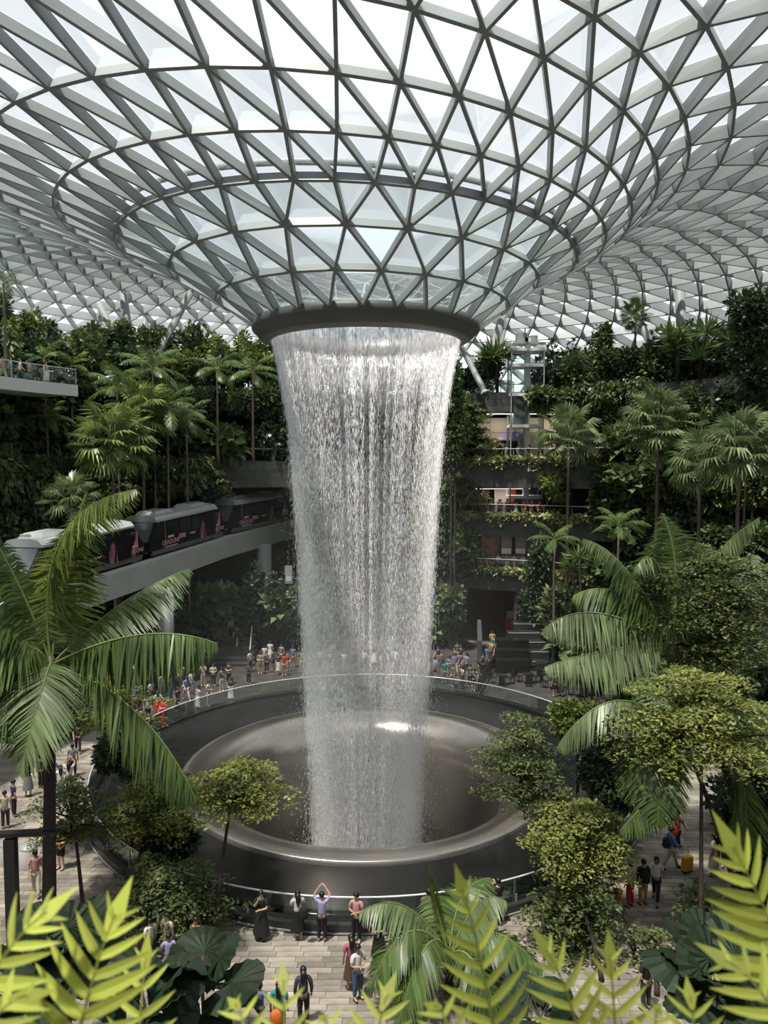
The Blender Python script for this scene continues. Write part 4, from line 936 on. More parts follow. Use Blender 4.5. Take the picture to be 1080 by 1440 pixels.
hedge(29.4, 16.5, 118, 154, LMID, 'green trailing hedge on the fourth terrace edge in the garden above the train', dens=60)
hedge(29.0, 11.55, 140, 156, LMID, 'green trailing hedge on the third terrace edge behind the palm', dens=70)
hedge(31.0, 22.6, 98, 156, LDARK, 'dark trailing hedge on the fifth terrace edge above the train', dens=50, drop=1.2)

# ---- palms of the hillside: crown pixel, depth, crown radius in pixels
def palm_at(kind, px, py, D, rpx, zb, label, **k):
    c = at(px, py, D); r = rpx * D / FPX
    if kind == 'fan': return fan_palm((c.x, c.y, zb), c.z - zb, r, label, **k)
    return feather_palm((c.x, c.y, zb), c.z - zb, r / 2.2, label, **k)
palm_at('fan', 158, 622, 53, 66, 0, 'full fan palm with reddish leaf bases above the train roof', seed=1, n=38, meshes=FANS_SUNLIT)
palm_at('fan', 200, 580, 57, 54, 0, 'fan palm behind the reddish based fan palm', seed=2, n=34, meshes=FANS_SUNLIT)
palm_at('fan', 800, 612, 60, 50, 0, 'fan palm on a tall trunk before the shop terrace', seed=3, n=26)
palm_at('fan', 926, 594, 53, 58, 0, 'large fan palm with drooping grey green leaves beyond the lift', seed=4, n=36)
palm_at('fan', 985, 652, 48, 54, 0, 'fan palm with the lower crown beside the broad fan palm', seed=5, n=30)
palm_at('fan', 1040, 632, 45, 66, 0, 'broad fan palm with the widest crown beyond the lift', seed=6, n=34)
palm_at('fan', 894, 442, 62, 26, 22.4, 'slender small fan palm standing under the roof', seed=7, n=22, tr=.09, meshes=FANSB)
palm_at('fan', 100, 700, 49, 46, 0, 'fan palm low behind the leading train car', seed=8, n=24)
for px, py, D, r, zb, lab, kd, n in [
 (62, 505, 56, 34, 16.2, 'young feather palm beside the pale balcony', 'dark', 10), (100, 515, 58, 32, 16.2, 'feather palm with upright fresh fronds near the balcony', 'fresh', 9),
 (66, 585, 55, 36, 11.3, 'feather palm in front of the dark terrace', 'dark', 12), (165, 545, 58, 52, 6, 'dark feather palm among the fan palms above the train', 'dark', 14),
 (215, 520, 60, 50, 6, 'dark feather palm below the slanting column', 'dark', 14), (235, 575, 57, 48, 0, 'feather palm with pale trunk above the middle train car', 'dark', 13),
 (262, 590, 60, 44, 0, 'second pale trunk feather palm above the middle train car', 'dark', 12), (355, 525, 62, 40, 16.2, 'feather palm close to the waterfall curtain', 'dark', 12),
 (125, 480, 66, 34, 22.4, 'fresh green feather palm at the treeline', 'fresh', 11), (305, 520, 64, 38, 16.2, 'feather palm under the glass funnel beside the train slab', 'dark', 12),
 (780, 760, 58, 36, 0, 'feather palm behind the fan fronds by the terrace steps', 'dark', 11), (870, 740, 52, 40, 0, 'fine feather palm over the planted slope', 'dark', 12),
 (5, 400, 50, 30, 21.6, 'slim palm standing on the pale edged balcony', 'dark', 9)]:
    palm_at('feather', px, py, D, r, zb, lab, frond=kd, n=n, seed=px, tr=.1)
# spiky dracaenas
DRA = None
def spiky(px, py, D, rpx, zb, label, heads=3, seed=0):
    g = np.random.default_rng(seed); c = at(px, py, D); r = rpx * D / FPX; t = tag(empty('dracaena', (c.x, c.y, zb)), label, 'plant')
    for h in range(heads):
        off = g.normal(0, r * .35, 3) * (heads > 1); n = 70; d = rdir(n, -.35, 1); P = np.tile(off, (n, 1))
        V, F = leaves(P, d, rdir(n), r * g.uniform(.7, 1.1, n), r * .035, .1)
        link('leaf_rosette', np_mesh('leaf_rosette', V, F, LPALM), t, (0, 0, c.z - zb))
        mb = MB(); mb.tube([(0, 0, 0), (off[0] * .3, off[1] * .3, (c.z - zb) * .6), (off[0], off[1], c.z - zb + off[2])], [.12, .09, .07], 6); mb.build('stem', BARK, t, True)
spiky(700, 505, 68, 34, 22.4, 'spiky dracaena on the rounded balcony', 3, 1)
spiky(955, 470, 58, 30, 22.4, 'spiky dracaena in front of the upright column', 3, 2)
spiky(985, 490, 57, 36, 22.4, 'large spiky dracaena beside the slanting column', 3, 3)
spiky(820, 800, 55, 28, 0, 'yellowish spiky plant on the slope by the steps', 2, 4)
# ---- big pleated leaves low in the foreground
def pleat_leaf(name, R, m, seg=26, span=R_(310), dro=.3, pet=.8):
    V = [(pet, 0, 0)]; F = []
    for i in range(seg + 1):
        a = -span / 2 + span * i / seg; z = (.03 if i % 2 else -.03) * R; rr = R * (1 - .12 * (abs(a) / (span / 2)) ** 3)
        V += [(pet + math.cos(a) * rr * .6, math.sin(a) * rr * .6, z * .8 - dro * .2 * R), (pet + math.cos(a) * rr, math.sin(a) * rr, z * 1.3 - dro * R * .6)]
    mb = MB()
    for i in range(seg): F += [(0, 1 + 2 * i, 3 + 2 * i), (1 + 2 * i, 2 + 2 * i, 4 + 2 * i, 3 + 2 * i)]
    mb.add(V, F); mb.tube([(0, 0, -.05), (pet * .5, 0, 0), (pet, 0, 0)], [.03, .022, .014], 5); return mb.mesh(name, m)
PLM = [pleat_leaf('pleated_leaf', .75, LBIG, dro=d) for d in (.2, .5, .8)]
def pleated(px, py, D, s, n, label, seed):
    g = random.Random(seed); c = at(px, py, D); t = tag(empty('pleated_fan_plant', (c.x, c.y, 0)), label, 'plant')
    link('stem', trunk_mesh(c.z, .06, seed=seed), t)
    for i in range(n):
        o = link('pleated_leaf', g.choice(PLM), t, (0, 0, c.z)); k = s * g.uniform(.8, 1.15); o.scale = (k, k, k); orient(o, i * 2.4 + g.uniform(-.3, .3), R_(g.uniform(-25, 60)), g.uniform(-.4, .4))
pleated(285, 1385, 18.5, 1.05, 9, 'dark pleated fan leaf plant below the waiting visitors', 1)
pleated(95, 1345, 18.5, 1.0, 10, 'dark broad leaved plant at the foot of the big palm', 2)
pleated(205, 1420, 17.0, 1.0, 9, 'dark pleated plant behind the pointed fern', 3)
pleated(1000, 1362, 18.0, 1.0, 11, 'dark pleated plant beside the tall thin trunk', 4)
pleated(1010, 1400, 17.0, 1.1, 11, 'dark pleated plant behind the largest fern', 5)
pleated(20, 1400, 17.5, 1.0, 9, 'dark pleated plant below the black lamp post', 6)
pleated(760, 1430, 18.0, .9, 8, 'dark pleated plant behind the middle ferns', 7)
# ---- ferns in the planter right in front of the viewer
def fern_frond(pts, pl, n, m, seed=0, width=.10):
    g = np.random.default_rng(seed); pts = [np.array(p, float) for p in pts]
    T = np.linspace(0, 1, 15)[:, None]; c = 2 * pts[1] - .5 * (pts[0] + pts[2]); C = (1 - T) ** 2 * pts[0] + 2 * T * (1 - T) * c + T ** 2 * pts[2]
    seg = np.r_[0, np.cumsum(np.linalg.norm(np.diff(C, axis=0), axis=1))]; L_ = seg[-1]; mb = MB()
    mb.tube([tuple(p) for p in C], list(np.linspace(.0045, .0018, 15)), 5, 1)
    view = np.array(CAM) * 0 + np.array([0, -.55, .83])
    n = max(5, int(n * .74))
    for i in range(n):
        s = .06 + .90 * i / (n - 1); p = np.array([np.interp(s * L_, seg, C[:, k]) for k in range(3)]); q = np.array([np.interp(min(1, s + .03) * L_, seg, C[:, k]) for k in range(3)]); t = (q - p) / (np.linalg.norm(q - p) + 1e-9)
        S = np.cross(t, view); S /= np.linalg.norm(S); Nn = np.cross(S, t)
        l = pl * (1 - .72 * s ** 1.6) * (.75 + .25 * min(1, i / 3))
        for sd in (-1, 1):
            d = S * sd * .93 + t * (.30 + .45 * s) + g.normal(0, .05, 3); d /= np.linalg.norm(d); wv = np.cross(d, Nn * 1.0); wv /= np.linalg.norm(wv); w = l * width * g.uniform(.85, 1.1)
            cu = Nn * l * g.uniform(-.10, .02)
            K = 5; vs_ = []; wp = [.7, 1.0, .9, .6, .05]
            for j in range(K):
                f = j / (K - 1); x = p + d * l * f + cu * f * f * 1.5 + t * l * .12 * f * f
                vs_ += [x - wv * w * wp[j] + Nn * w * .25 * wp[j], x - Nn * .0 , x + wv * w * wp[j] + Nn * w * .25 * wp[j]]
            mb.add(vs_, [f for j in range(K - 1) for f in ((j * 3, j * 3 + 1, j * 3 + 4, j * 3 + 3), (j * 3 + 1, j * 3 + 2, j * 3 + 5, j * 3 + 4))])
    # terminal leaflet
    p = C[-1]; d = (C[-1] - C[-3]); d /= np.linalg.norm(d); S = np.cross(d, view); S /= np.linalg.norm(S); l = pl * .75; w = l * .17
    mb.add([p - d * l * .4 - S * w * .3, p - d * l * .4 + S * w * .3, p + S * w, p - S * w, p + d * l * .6], [(0, 1, 2, 3), (3, 2, 4)])
    return mb
FR = [  # plant, base px, tip px, depth, pinna length px, pairs
 [((-75, 1480), (66, 1282), 1.5, 125, 11), ((-60, 1520), (40, 1400), 1.35, 110, 7)],
 [((100, 1500), (163, 1285), 1.6, 130, 11), ((190, 1520), (205, 1345), 1.9, 80, 8)],
 [((355, 1530), (330, 1412), 1.5, 70, 7), ((400, 1540), (398, 1378), 1.55, 70, 8)],
 [((520, 1540), (545, 1398), 1.75, 85, 8), ((470, 1530), (455, 1432), 1.6, 70, 7)],
 [((705, 1510), (650, 1250), 1.65, 88, 14), ((650, 1520), (610, 1415), 1.5, 75, 7)],
 [((830, 1510), (768, 1335), 1.7, 90, 10), ((870, 1520), (858, 1343), 1.75, 85, 10)],
 [((985, 1530), (970, 1400), 1.7, 80, 8), ((920, 1530), (925, 1420), 1.6, 70, 7)],
 [((1140, 1450), (1030, 1190), 1.7, 135, 15), ((1130, 1500), (1020, 1350), 1.5, 110, 9)]]
FL = ['yellow green fern with the broadest leaflets on the planter', 'tall yellow green fern with a pointed tip, before the big palm trunk', 'single narrow fern frond rising before the paving', 'drooping fern fronds before the low palm',
      'tall fern frond rising in front of the low palm', 'cluster of bright ferns below the dense low tree', 'small fern below the dark pleated plant', 'largest fern with long level leaflets on the planter']
for k, (fr, lab) in enumerate(zip(FR, FL)):
    p0 = at(fr[0][0][0], fr[0][0][1], fr[0][2]); b = Vector((p0.x, p0.y, 14.55)); t = tag(empty('fern', b), lab, 'fern')
    for i, (bp, tp, D, pl, n) in enumerate(fr):
        P0 = at(bp[0], bp[1], D) ; P2 = at(tp[0], tp[1], D + .12); P0.z = min(P0.z, 15.0); mid = (P0 + P2) / 2 + Vector((0, .01, .035))
        fern_frond([tuple(q - b) for q in (P0, mid, P2)], pl * D / FPX, n, LFERN, k * 10 + i).build('frond', [LFERN, mat('fern_stem', (.16, .17, .03), .6)], t)
        mb = MB(); mb.tube([(0, 0, 0), (P0 - b) * .5 + Vector((0, 0, .03)), P0 - b], .004, 4); mb.build('stalk', MATS['fern_stem'], t)
pl = tag(empty('planter_box', (1, -37.95, 0)), 'stone planter box holding the yellow green ferns', 'planter')
MB().box((0, 0, 7.25), (7.0, 1.1, 14.5)).build('planter_wall', DARKST, pl); MB().box((0, 0, 14.52), (6.8, .95, .06)).build('planter_soil', SOIL, pl)

# ================================================================ PEOPLE
DG = bpy.context.evaluated_depsgraph_get
def skin_mesh(name, V, E, m, lv=1):                                   # V: {joint: (co, radius or (rx, ry))}
    ks = list(V); me = bpy.data.meshes.new(name); me.from_pydata([V[k][0] for k in ks], [(ks.index(a), ks.index(b)) for a, b in E], [])
    o = bpy.data.objects.new(name, me); COL.objects.link(o)
    md = o.modifiers.new('skin', 'SKIN'); md.use_smooth_shade = True; md.branch_smoothing = .4
    if not me.skin_vertices: me.attributes  # layer comes with the modifier
    if len(me.skin_vertices) == 0:
        bm = bmesh.new(); bm.from_mesh(me); bm.verts.layers.skin.verify(); bm.to_mesh(me); bm.free()
    sv = me.skin_vertices[0].data
    for i, k in enumerate(ks):
        r = V[k][1]; sv[i].radius = (r, r) if not isinstance(r, tuple) else r; sv[i].use_root = (i == 0)
    o.modifiers.new('sub', 'SUBSURF').levels = lv
    r = bpy.data.meshes.new_from_object(o.evaluated_get(DG())); r.name = name; bpy.data.objects.remove(o); r.materials.clear(); r.materials.append(m); return r
def joints(pose):
    J = {'pelvis': ((0, 0, .94), (.145, .10)), 'waist': ((0, 0, 1.10), (.125, .088)), 'chest': ((0, 0, 1.28), (.155, .10)), 'collar': ((0, -.005, 1.43), (.10, .07)),
         'neck': ((0, .01, 1.495), .05), 'jaw': ((0, .03, 1.555), (.062, .07)), 'brow': ((0, .015, 1.635), (.075, .092)), 'crown': ((0, .005, 1.70), (.055, .065))}
    for s, n in ((-1, 'l'), (1, 'r')):
        J['shoulder_' + n] = ((s * .175, 0, 1.405), .058); J['hip_' + n] = ((s * .088, 0, .87), .088)
        el, wr_ = ((s * .235, -.02, 1.13), (s * .24, .05, .89))
        kn, an = ((s * .10, .015, .49), (s * .105, -.02, .085))
        if pose == 'raise': el, wr_ = (s * .27, .10, 1.60), (s * .10, .17, 1.80)
        elif pose == 'phone': el, wr_ = (s * .23, .10, 1.17), (s * .07, .27, 1.42)
        elif pose == 'folded': el, wr_ = (s * .25, .04, 1.15), (s * .03, .19, 1.13)
        elif pose == 'chin': el, wr_ = ((s * .22, .08, 1.18), (s * .04, .17, 1.50)) if s > 0 else ((s * .22, .08, 1.17), (s * .02, .2, 1.16))
        elif pose == 'walk':
            el, wr_ = (s * .24, .10 * s, 1.15), (s * .22, .26 * s, .96); kn, an = (s * .09, -.18 * s, .51), (s * .09, -.34 * s - .04, .11)
        elif pose == 'lean': el, wr_ = (s * .22, .22, 1.20), (s * .12, .42, 1.16)
        elif pose == 'sit': el, wr_ = (s * .22, .10, 1.15), (s * .10, .30, 1.02); kn, an = (s * .10, .44, .92), (s * .10, .42, .50)
        J['elbow_' + n] = (el, .042); J['wrist_' + n] = (wr_, .028); J['knee_' + n] = (kn, .06); J['ankle_' + n] = (an, .042)
        d = (Vector(wr_) - Vector(el)).normalized(); p = Vector(wr_) + d * .07; J['palm_' + n] = (tuple(p), (.036, .02))
        sd = d.cross(Vector((0, 1, .3))).normalized()
        for f, (off, ln) in enumerate(((-.028, .07), (-.010, .085), (.010, .08), (.028, .06))): J['finger%d_%s' % (f, n)] = (tuple(p + sd * off + d * ln + Vector((0, .012, 0))), .009)
        J['thumb_' + n] = (tuple(Vector(wr_) + d * .06 - sd * .055 * s), .010)
        J['toe_' + n] = ((an[0] + s * .012, an[1] + .17, an[2] - .05), (.042, .03)); J['heel_' + n] = ((an[0], an[1] - .04, an[2] - .05), (.036, .032))
    return J
def edges_of(full=True):
    E = [('pelvis', 'waist'), ('waist', 'chest'), ('chest', 'collar'), ('collar', 'neck'), ('neck', 'jaw'), ('jaw', 'brow'), ('brow', 'crown')]
    for n in 'lr':
        E += [('collar', 'shoulder_' + n), ('shoulder_' + n, 'elbow_' + n), ('elbow_' + n, 'wrist_' + n), ('wrist_' + n, 'palm_' + n), ('wrist_' + n, 'thumb_' + n), ('pelvis', 'hip_' + n), ('hip_' + n, 'knee_' + n), ('knee_' + n, 'ankle_' + n), ('ankle_' + n, 'toe_' + n), ('ankle_' + n, 'heel_' + n)]
        E += [('palm_' + n, 'finger%d_%s' % (f, n)) for f in range(4)]
    return E
def sub(J, names, grow, over={}):
    out = {}
    for k in names:
        c, r = over.get(k, J[k]); out[k] = (c, tuple(x + grow for x in r) if isinstance(r, tuple) else r + grow)
    return out
def lerp3(a, b, f): return tuple(x + (y - x) * f for x, y in zip(a, b))
SK = [mat('skin_%d' % i, c, .5) for i, c in enumerate([(.48, .30, .21), (.36, .21, .14), (.58, .39, .29)])]
POSE = {}
def pose_kit(p):
    if p in POSE: return POSE[p]
    J = joints(p); k = {}
    k['body'] = skin_mesh('body', J, edges_of(), SK[0])
    T = sub(J, ['pelvis', 'waist', 'chest', 'collar', 'shoulder_l', 'shoulder_r'], .018)
    ET = [('pelvis', 'waist'), ('waist', 'chest'), ('chest', 'collar'), ('collar', 'shoulder_l'), ('collar', 'shoulder_r')]
    T['pelvis'] = ((0, 0, .90), (.165, .118)); T['collar'] = (J['collar'][0], (.10, .075))
    Ts = dict(T); Tl = dict(T)
    for n in 'lr':
        Ts['sleeve_' + n] = (lerp3(J['shoulder_' + n][0], J['elbow_' + n][0], .75), .066); Tl['elbow_' + n] = (J['elbow_' + n][0], .058); Tl['cuff_' + n] = (lerp3(J['elbow_' + n][0], J['wrist_' + n][0], .92), .044)
    k['tee'] = skin_mesh('shirt', Ts, ET + [('shoulder_' + n, 'sleeve_' + n) for n in 'lr'], SK[0]); k['jacket'] = skin_mesh('jacket', Tl, ET + [e for n in 'lr' for e in (('shoulder_' + n, 'elbow_' + n), ('elbow_' + n, 'cuff_' + n))], SK[0])
    B = sub(J, ['pelvis', 'hip_l', 'hip_r', 'knee_l', 'knee_r'], .02); B['pelvis'] = ((0, 0, .97), (.15, .112)); EB = [('pelvis', 'hip_l'), ('pelvis', 'hip_r'), ('hip_l', 'knee_l'), ('hip_r', 'knee_r')]
    Bl = dict(B); Bs = {q: B[q] for q in ('pelvis', 'hip_l', 'hip_r')}
    for n in 'lr': Bl['hem_' + n] = (lerp3(J['knee_' + n][0], J['ankle_' + n][0], .92), .062); Bs['hem_' + n] = (lerp3(J['hip_' + n][0], J['knee_' + n][0], .9), .09)
    k['trousers'] = skin_mesh('trousers', Bl, EB + [('knee_l', 'hem_l'), ('knee_r', 'hem_r')], SK[0]); k['shorts'] = skin_mesh('shorts', Bs, [('pelvis', 'hip_l'), ('pelvis', 'hip_r'), ('hip_l', 'hem_l'), ('hip_r', 'hem_r')], SK[0])
    S = {}
    for n in 'lr': S['a' + n] = (J['heel_' + n][0], (.05, .042)); S['m' + n] = (lerp3(J['heel_' + n][0], J['toe_' + n][0], .5), (.055, .042)); S['t' + n] = (lerp3(J['heel_' + n][0], J['toe_' + n][0], 1.08), (.05, .034))
    k['shoe'] = [skin_mesh('shoe', {q: S[q + n] for q in () or ()} or {q + n: S[q + n] for q in 'mat'}, [('m' + n, 'a' + n), ('m' + n, 't' + n)], SK[0]) for n in 'lr']
    POSE[p] = k; return k
def garment(prof, name, n=18, fold=.06, ys=.78):
    mb = MB(); vs_ = []
    for i, (r, z) in enumerate(prof):
        for j in range(n):
            a = 2 * PI * j / n; w = r * (1 + fold * (i / len(prof)) * math.cos(6 * a)); vs_.append((w * math.cos(a), w * ys * math.sin(a), z))
    m = len(prof); mb.add(vs_, [(i * n + j, i * n + (j + 1) % n, (i + 1) * n + (j + 1) % n, (i + 1) * n + j) for i in range(m - 1) for j in range(n)]); return mb.mesh(name, SK[0], True)
G_SKIRT = garment([(.145, 1.05), (.17, .95), (.20, .75), (.235, .5), (.25, .36)], 'skirt'); G_MINI = garment([(.145, 1.05), (.17, .95), (.20, .75), (.22, .6)], 'skirt'); G_DRESS = garment([(.15, 1.12), (.165, 1.0), (.20, .8), (.25, .5), (.30, .22)], 'dress_skirt')
def hair_mesh(long):
    mb = MB(); prof = []; vs_ = []; n = 14; rows = 7
    for i in range(rows):
        t = i / (rows - 1) * R_(118)
        for j in range(n):
            a = 2 * PI * j / n; front = max(0, math.sin(a)); tt = t * (1 - .42 * front); vs_.append((.098 * math.sin(tt) * math.cos(a), .008 + .112 * math.sin(tt) * math.sin(a), 1.635 + .118 * math.cos(tt)))
    mb.add(vs_, [(i * n + j, i * n + (j + 1) % n, (i + 1) * n + (j + 1) % n, (i + 1) * n + j) for i in range(rows - 1) for j in range(n)])
    if long: mb.tube([(0, -.045, 1.66), (0, -.09, 1.55), (0, -.12, 1.40), (0, -.12, 1.24)], [.085, .095, .085, .035], 10)
    return mb.mesh('hair', SK[0], True)
HAIR = {False: hair_mesh(False), True: hair_mesh(True)}
def face_mesh():
    mb = MB(); mb.add([(-.012, .098, 1.60), (.012, .098, 1.60), (0, .125, 1.603), (0, .1, 1.645)], [(0, 1, 2), (0, 2, 3), (2, 1, 3)], 0)
    for s in (-1, 1): mb.box((s * .033, .098, 1.642), (.022, .012, .01), 0, 1); mb.tube([(s * .082, .01, 1.595), (s * .088, .005, 1.645)], .014, 5, 0)
    mb.box((0, .098, 1.565), (.04, .01, .009), 0, 2); return mb.mesh('face', [SK[0], mat('eye_dark', (.02, .015, .012), .3), mat('lips', (.35, .14, .12), .5)])
FACE = face_mesh()
def cloth(cn):
    C_ = dict(black=(.012, .012, .013), white=(.72, .72, .70), grey=(.22, .22, .23), navy=(.02, .03, .08), blue=(.10, .19, .42), lilac=(.38, .34, .62), pink=(.62, .33, .33), red=(.55, .03, .03), teal=(.03, .28, .29), tan=(.42, .27, .13),
              brown=(.11, .06, .04), cream=(.55, .49, .40), olive=(.12, .13, .06), yellow=(.62, .36, .03), denim=(.07, .11, .20), charcoal=(.045, .045, .05), orange=(.7, .18, .03), rose=(.45, .12, .16), green=(.08, .22, .10))
    return mat('cloth_' + cn, C_[cn], .8, col2=tuple(x * .8 for x in C_[cn]), scale=8)
SHARED = {}
def with_mat(me, m):                                                   # the same shape in another cloth, made once
    k = (me.name, m.name)
    if k not in SHARED: c = me.copy(); c.materials.clear(); c.materials.append(m); SHARED[k] = c
    return SHARED[k]
HC = [mat('hair_black', (.008, .007, .007), .45), mat('hair_brown', (.04, .022, .014), .5)]
PH = dict(stand='standing', phone='filming', folded='hands folded', chin='hand at chin', walk='walking', lean='leaning forward', raise_='with both arms raised', sit='sitting')
USED = {}
def person(pos, rz, pose='stand', top=('tee', 'white'), bottom=('trousers', 'black'), long=False, skin=0, hair=0, label=None, place='', s=1.0, group=None, shoe='black', face=True):
    k = pose_kit(pose)
    if label is None:
        label = 'person in %s and %s, %s %s' % (top[1] + (' dress' if top[0] == 'dress' else ' top' if top[0] == 'tee' else ' jacket'), bottom[1] + ' ' + bottom[0] if bottom else 'long hem', PH.get(pose, 'with both arms raised'), place)
        group = 'visitors ' + place
    t = tag(empty('person', pos, rz), label, 'person', group); t.scale = (s, s, s)
    off = (0, 0, -.42) if pose == 'sit' else (0, 0, -.01)
    def part(nm, me, m): return link(nm, with_mat(me, m), t, off)
    part('body', k['body'], SK[skin])
    if top[0] == 'dress': part('bodice', k['tee'], cloth(top[1])); part('dress_skirt', G_DRESS, cloth(top[1]))
    else: part('shirt' if top[0] == 'tee' else 'jacket', k[top[0]], cloth(top[1]))
    if bottom: part(bottom[0], {'skirt': G_SKIRT, 'miniskirt': G_MINI}.get(bottom[0]) or k[bottom[0]], cloth(bottom[1]))
    part('hair', HAIR[long], HC[hair])
    if face: link('face', FACE, t, off)
    for q in k['shoe']: part('shoe', q, cloth(shoe))
    return t
def facing(pos, to): return math.atan2(to[1] - pos[1], to[0] - pos[0]) - PI / 2
def put(px, py, rz=None, to=None, z=0.0, **k):
    p = gnd(px, py, z); q = math.hypot(p.x, p.y - CO)
    if q < 14.3: p = Vector((p.x * 14.3 / q, CO + (p.y - CO) * 14.3 / q, p.z))                # clear of the railing kerb
    r = rz if rz is not None else facing(p, to or (0, 0)); return person(p, r, **k)
# at the front railing
put(368, 1321, rz=PI * .95, pose='chin', top=('dress', 'black'), bottom=None, label='person in a long black dress, hand at the chin, before the pool railing', long=False)
put(421, 1316, rz=.25, pose='phone', top=('tee', 'white'), bottom=('skirt', 'black'), long=True, label='person with long black hair in white top and black skirt holding up a phone', shoe='white')
put(455, 1315, rz=0, pose='raise', top=('tee', 'lilac'), bottom=('trousers', 'black'), label='person in lilac shirt and black trousers raising both arms to photograph the waterfall')
put(502, 1315, rz=PI * .9, pose='folded', top=('tee', 'pink'), bottom=('trousers', 'black'), label='person in pale pink shirt and black trousers facing away from the pool')
put(600, 1312, rz=.1, pose='lean', top=('tee', 'rose'), bottom=('trousers', 'denim'), label='person in rose top leaning on the railing behind the low palm')
put(690, 1290, rz=.4, pose='phone', top=('jacket', 'black'), bottom=('trousers', 'black'), label='person in black jacket at the railing beyond the low palm')
# front plaza
put(533, 1352, rz=PI * .8, pose='folded', top=('dress', 'black'), bottom=None, long=True, skin=1, label='person in black dress half hidden by the low palm fronds')
put(494, 1390, rz=.3, pose='stand', top=('tee', 'rose'), bottom=('skirt', 'brown'), long=True, label='person in rose top and brown skirt behind a companion in jeans')
put(503, 1405, rz=PI * 1.2, pose='folded', top=('tee', 'white'), bottom=('trousers', 'denim'), long=True, label='person in white shirt and blue jeans with folded hands on the paving')
put(366, 1452, rz=-.3, pose='walk', top=('tee', 'blue'), bottom=('shorts', 'navy'), s=.86, label='child in blue shirt walking below the paving front')
put(393, 1462, rz=.1, pose='stand', top=('tee', 'teal'), bottom=('trousers', 'black'), long=True, label='person with long hair in teal top carrying an orange bag')
put(427, 1440, rz=.2, pose='stand', top=('jacket', 'charcoal'), bottom=('trousers', 'black'), long=True, label='person with long dark hair in charcoal jacket beside the orange bag carrier')
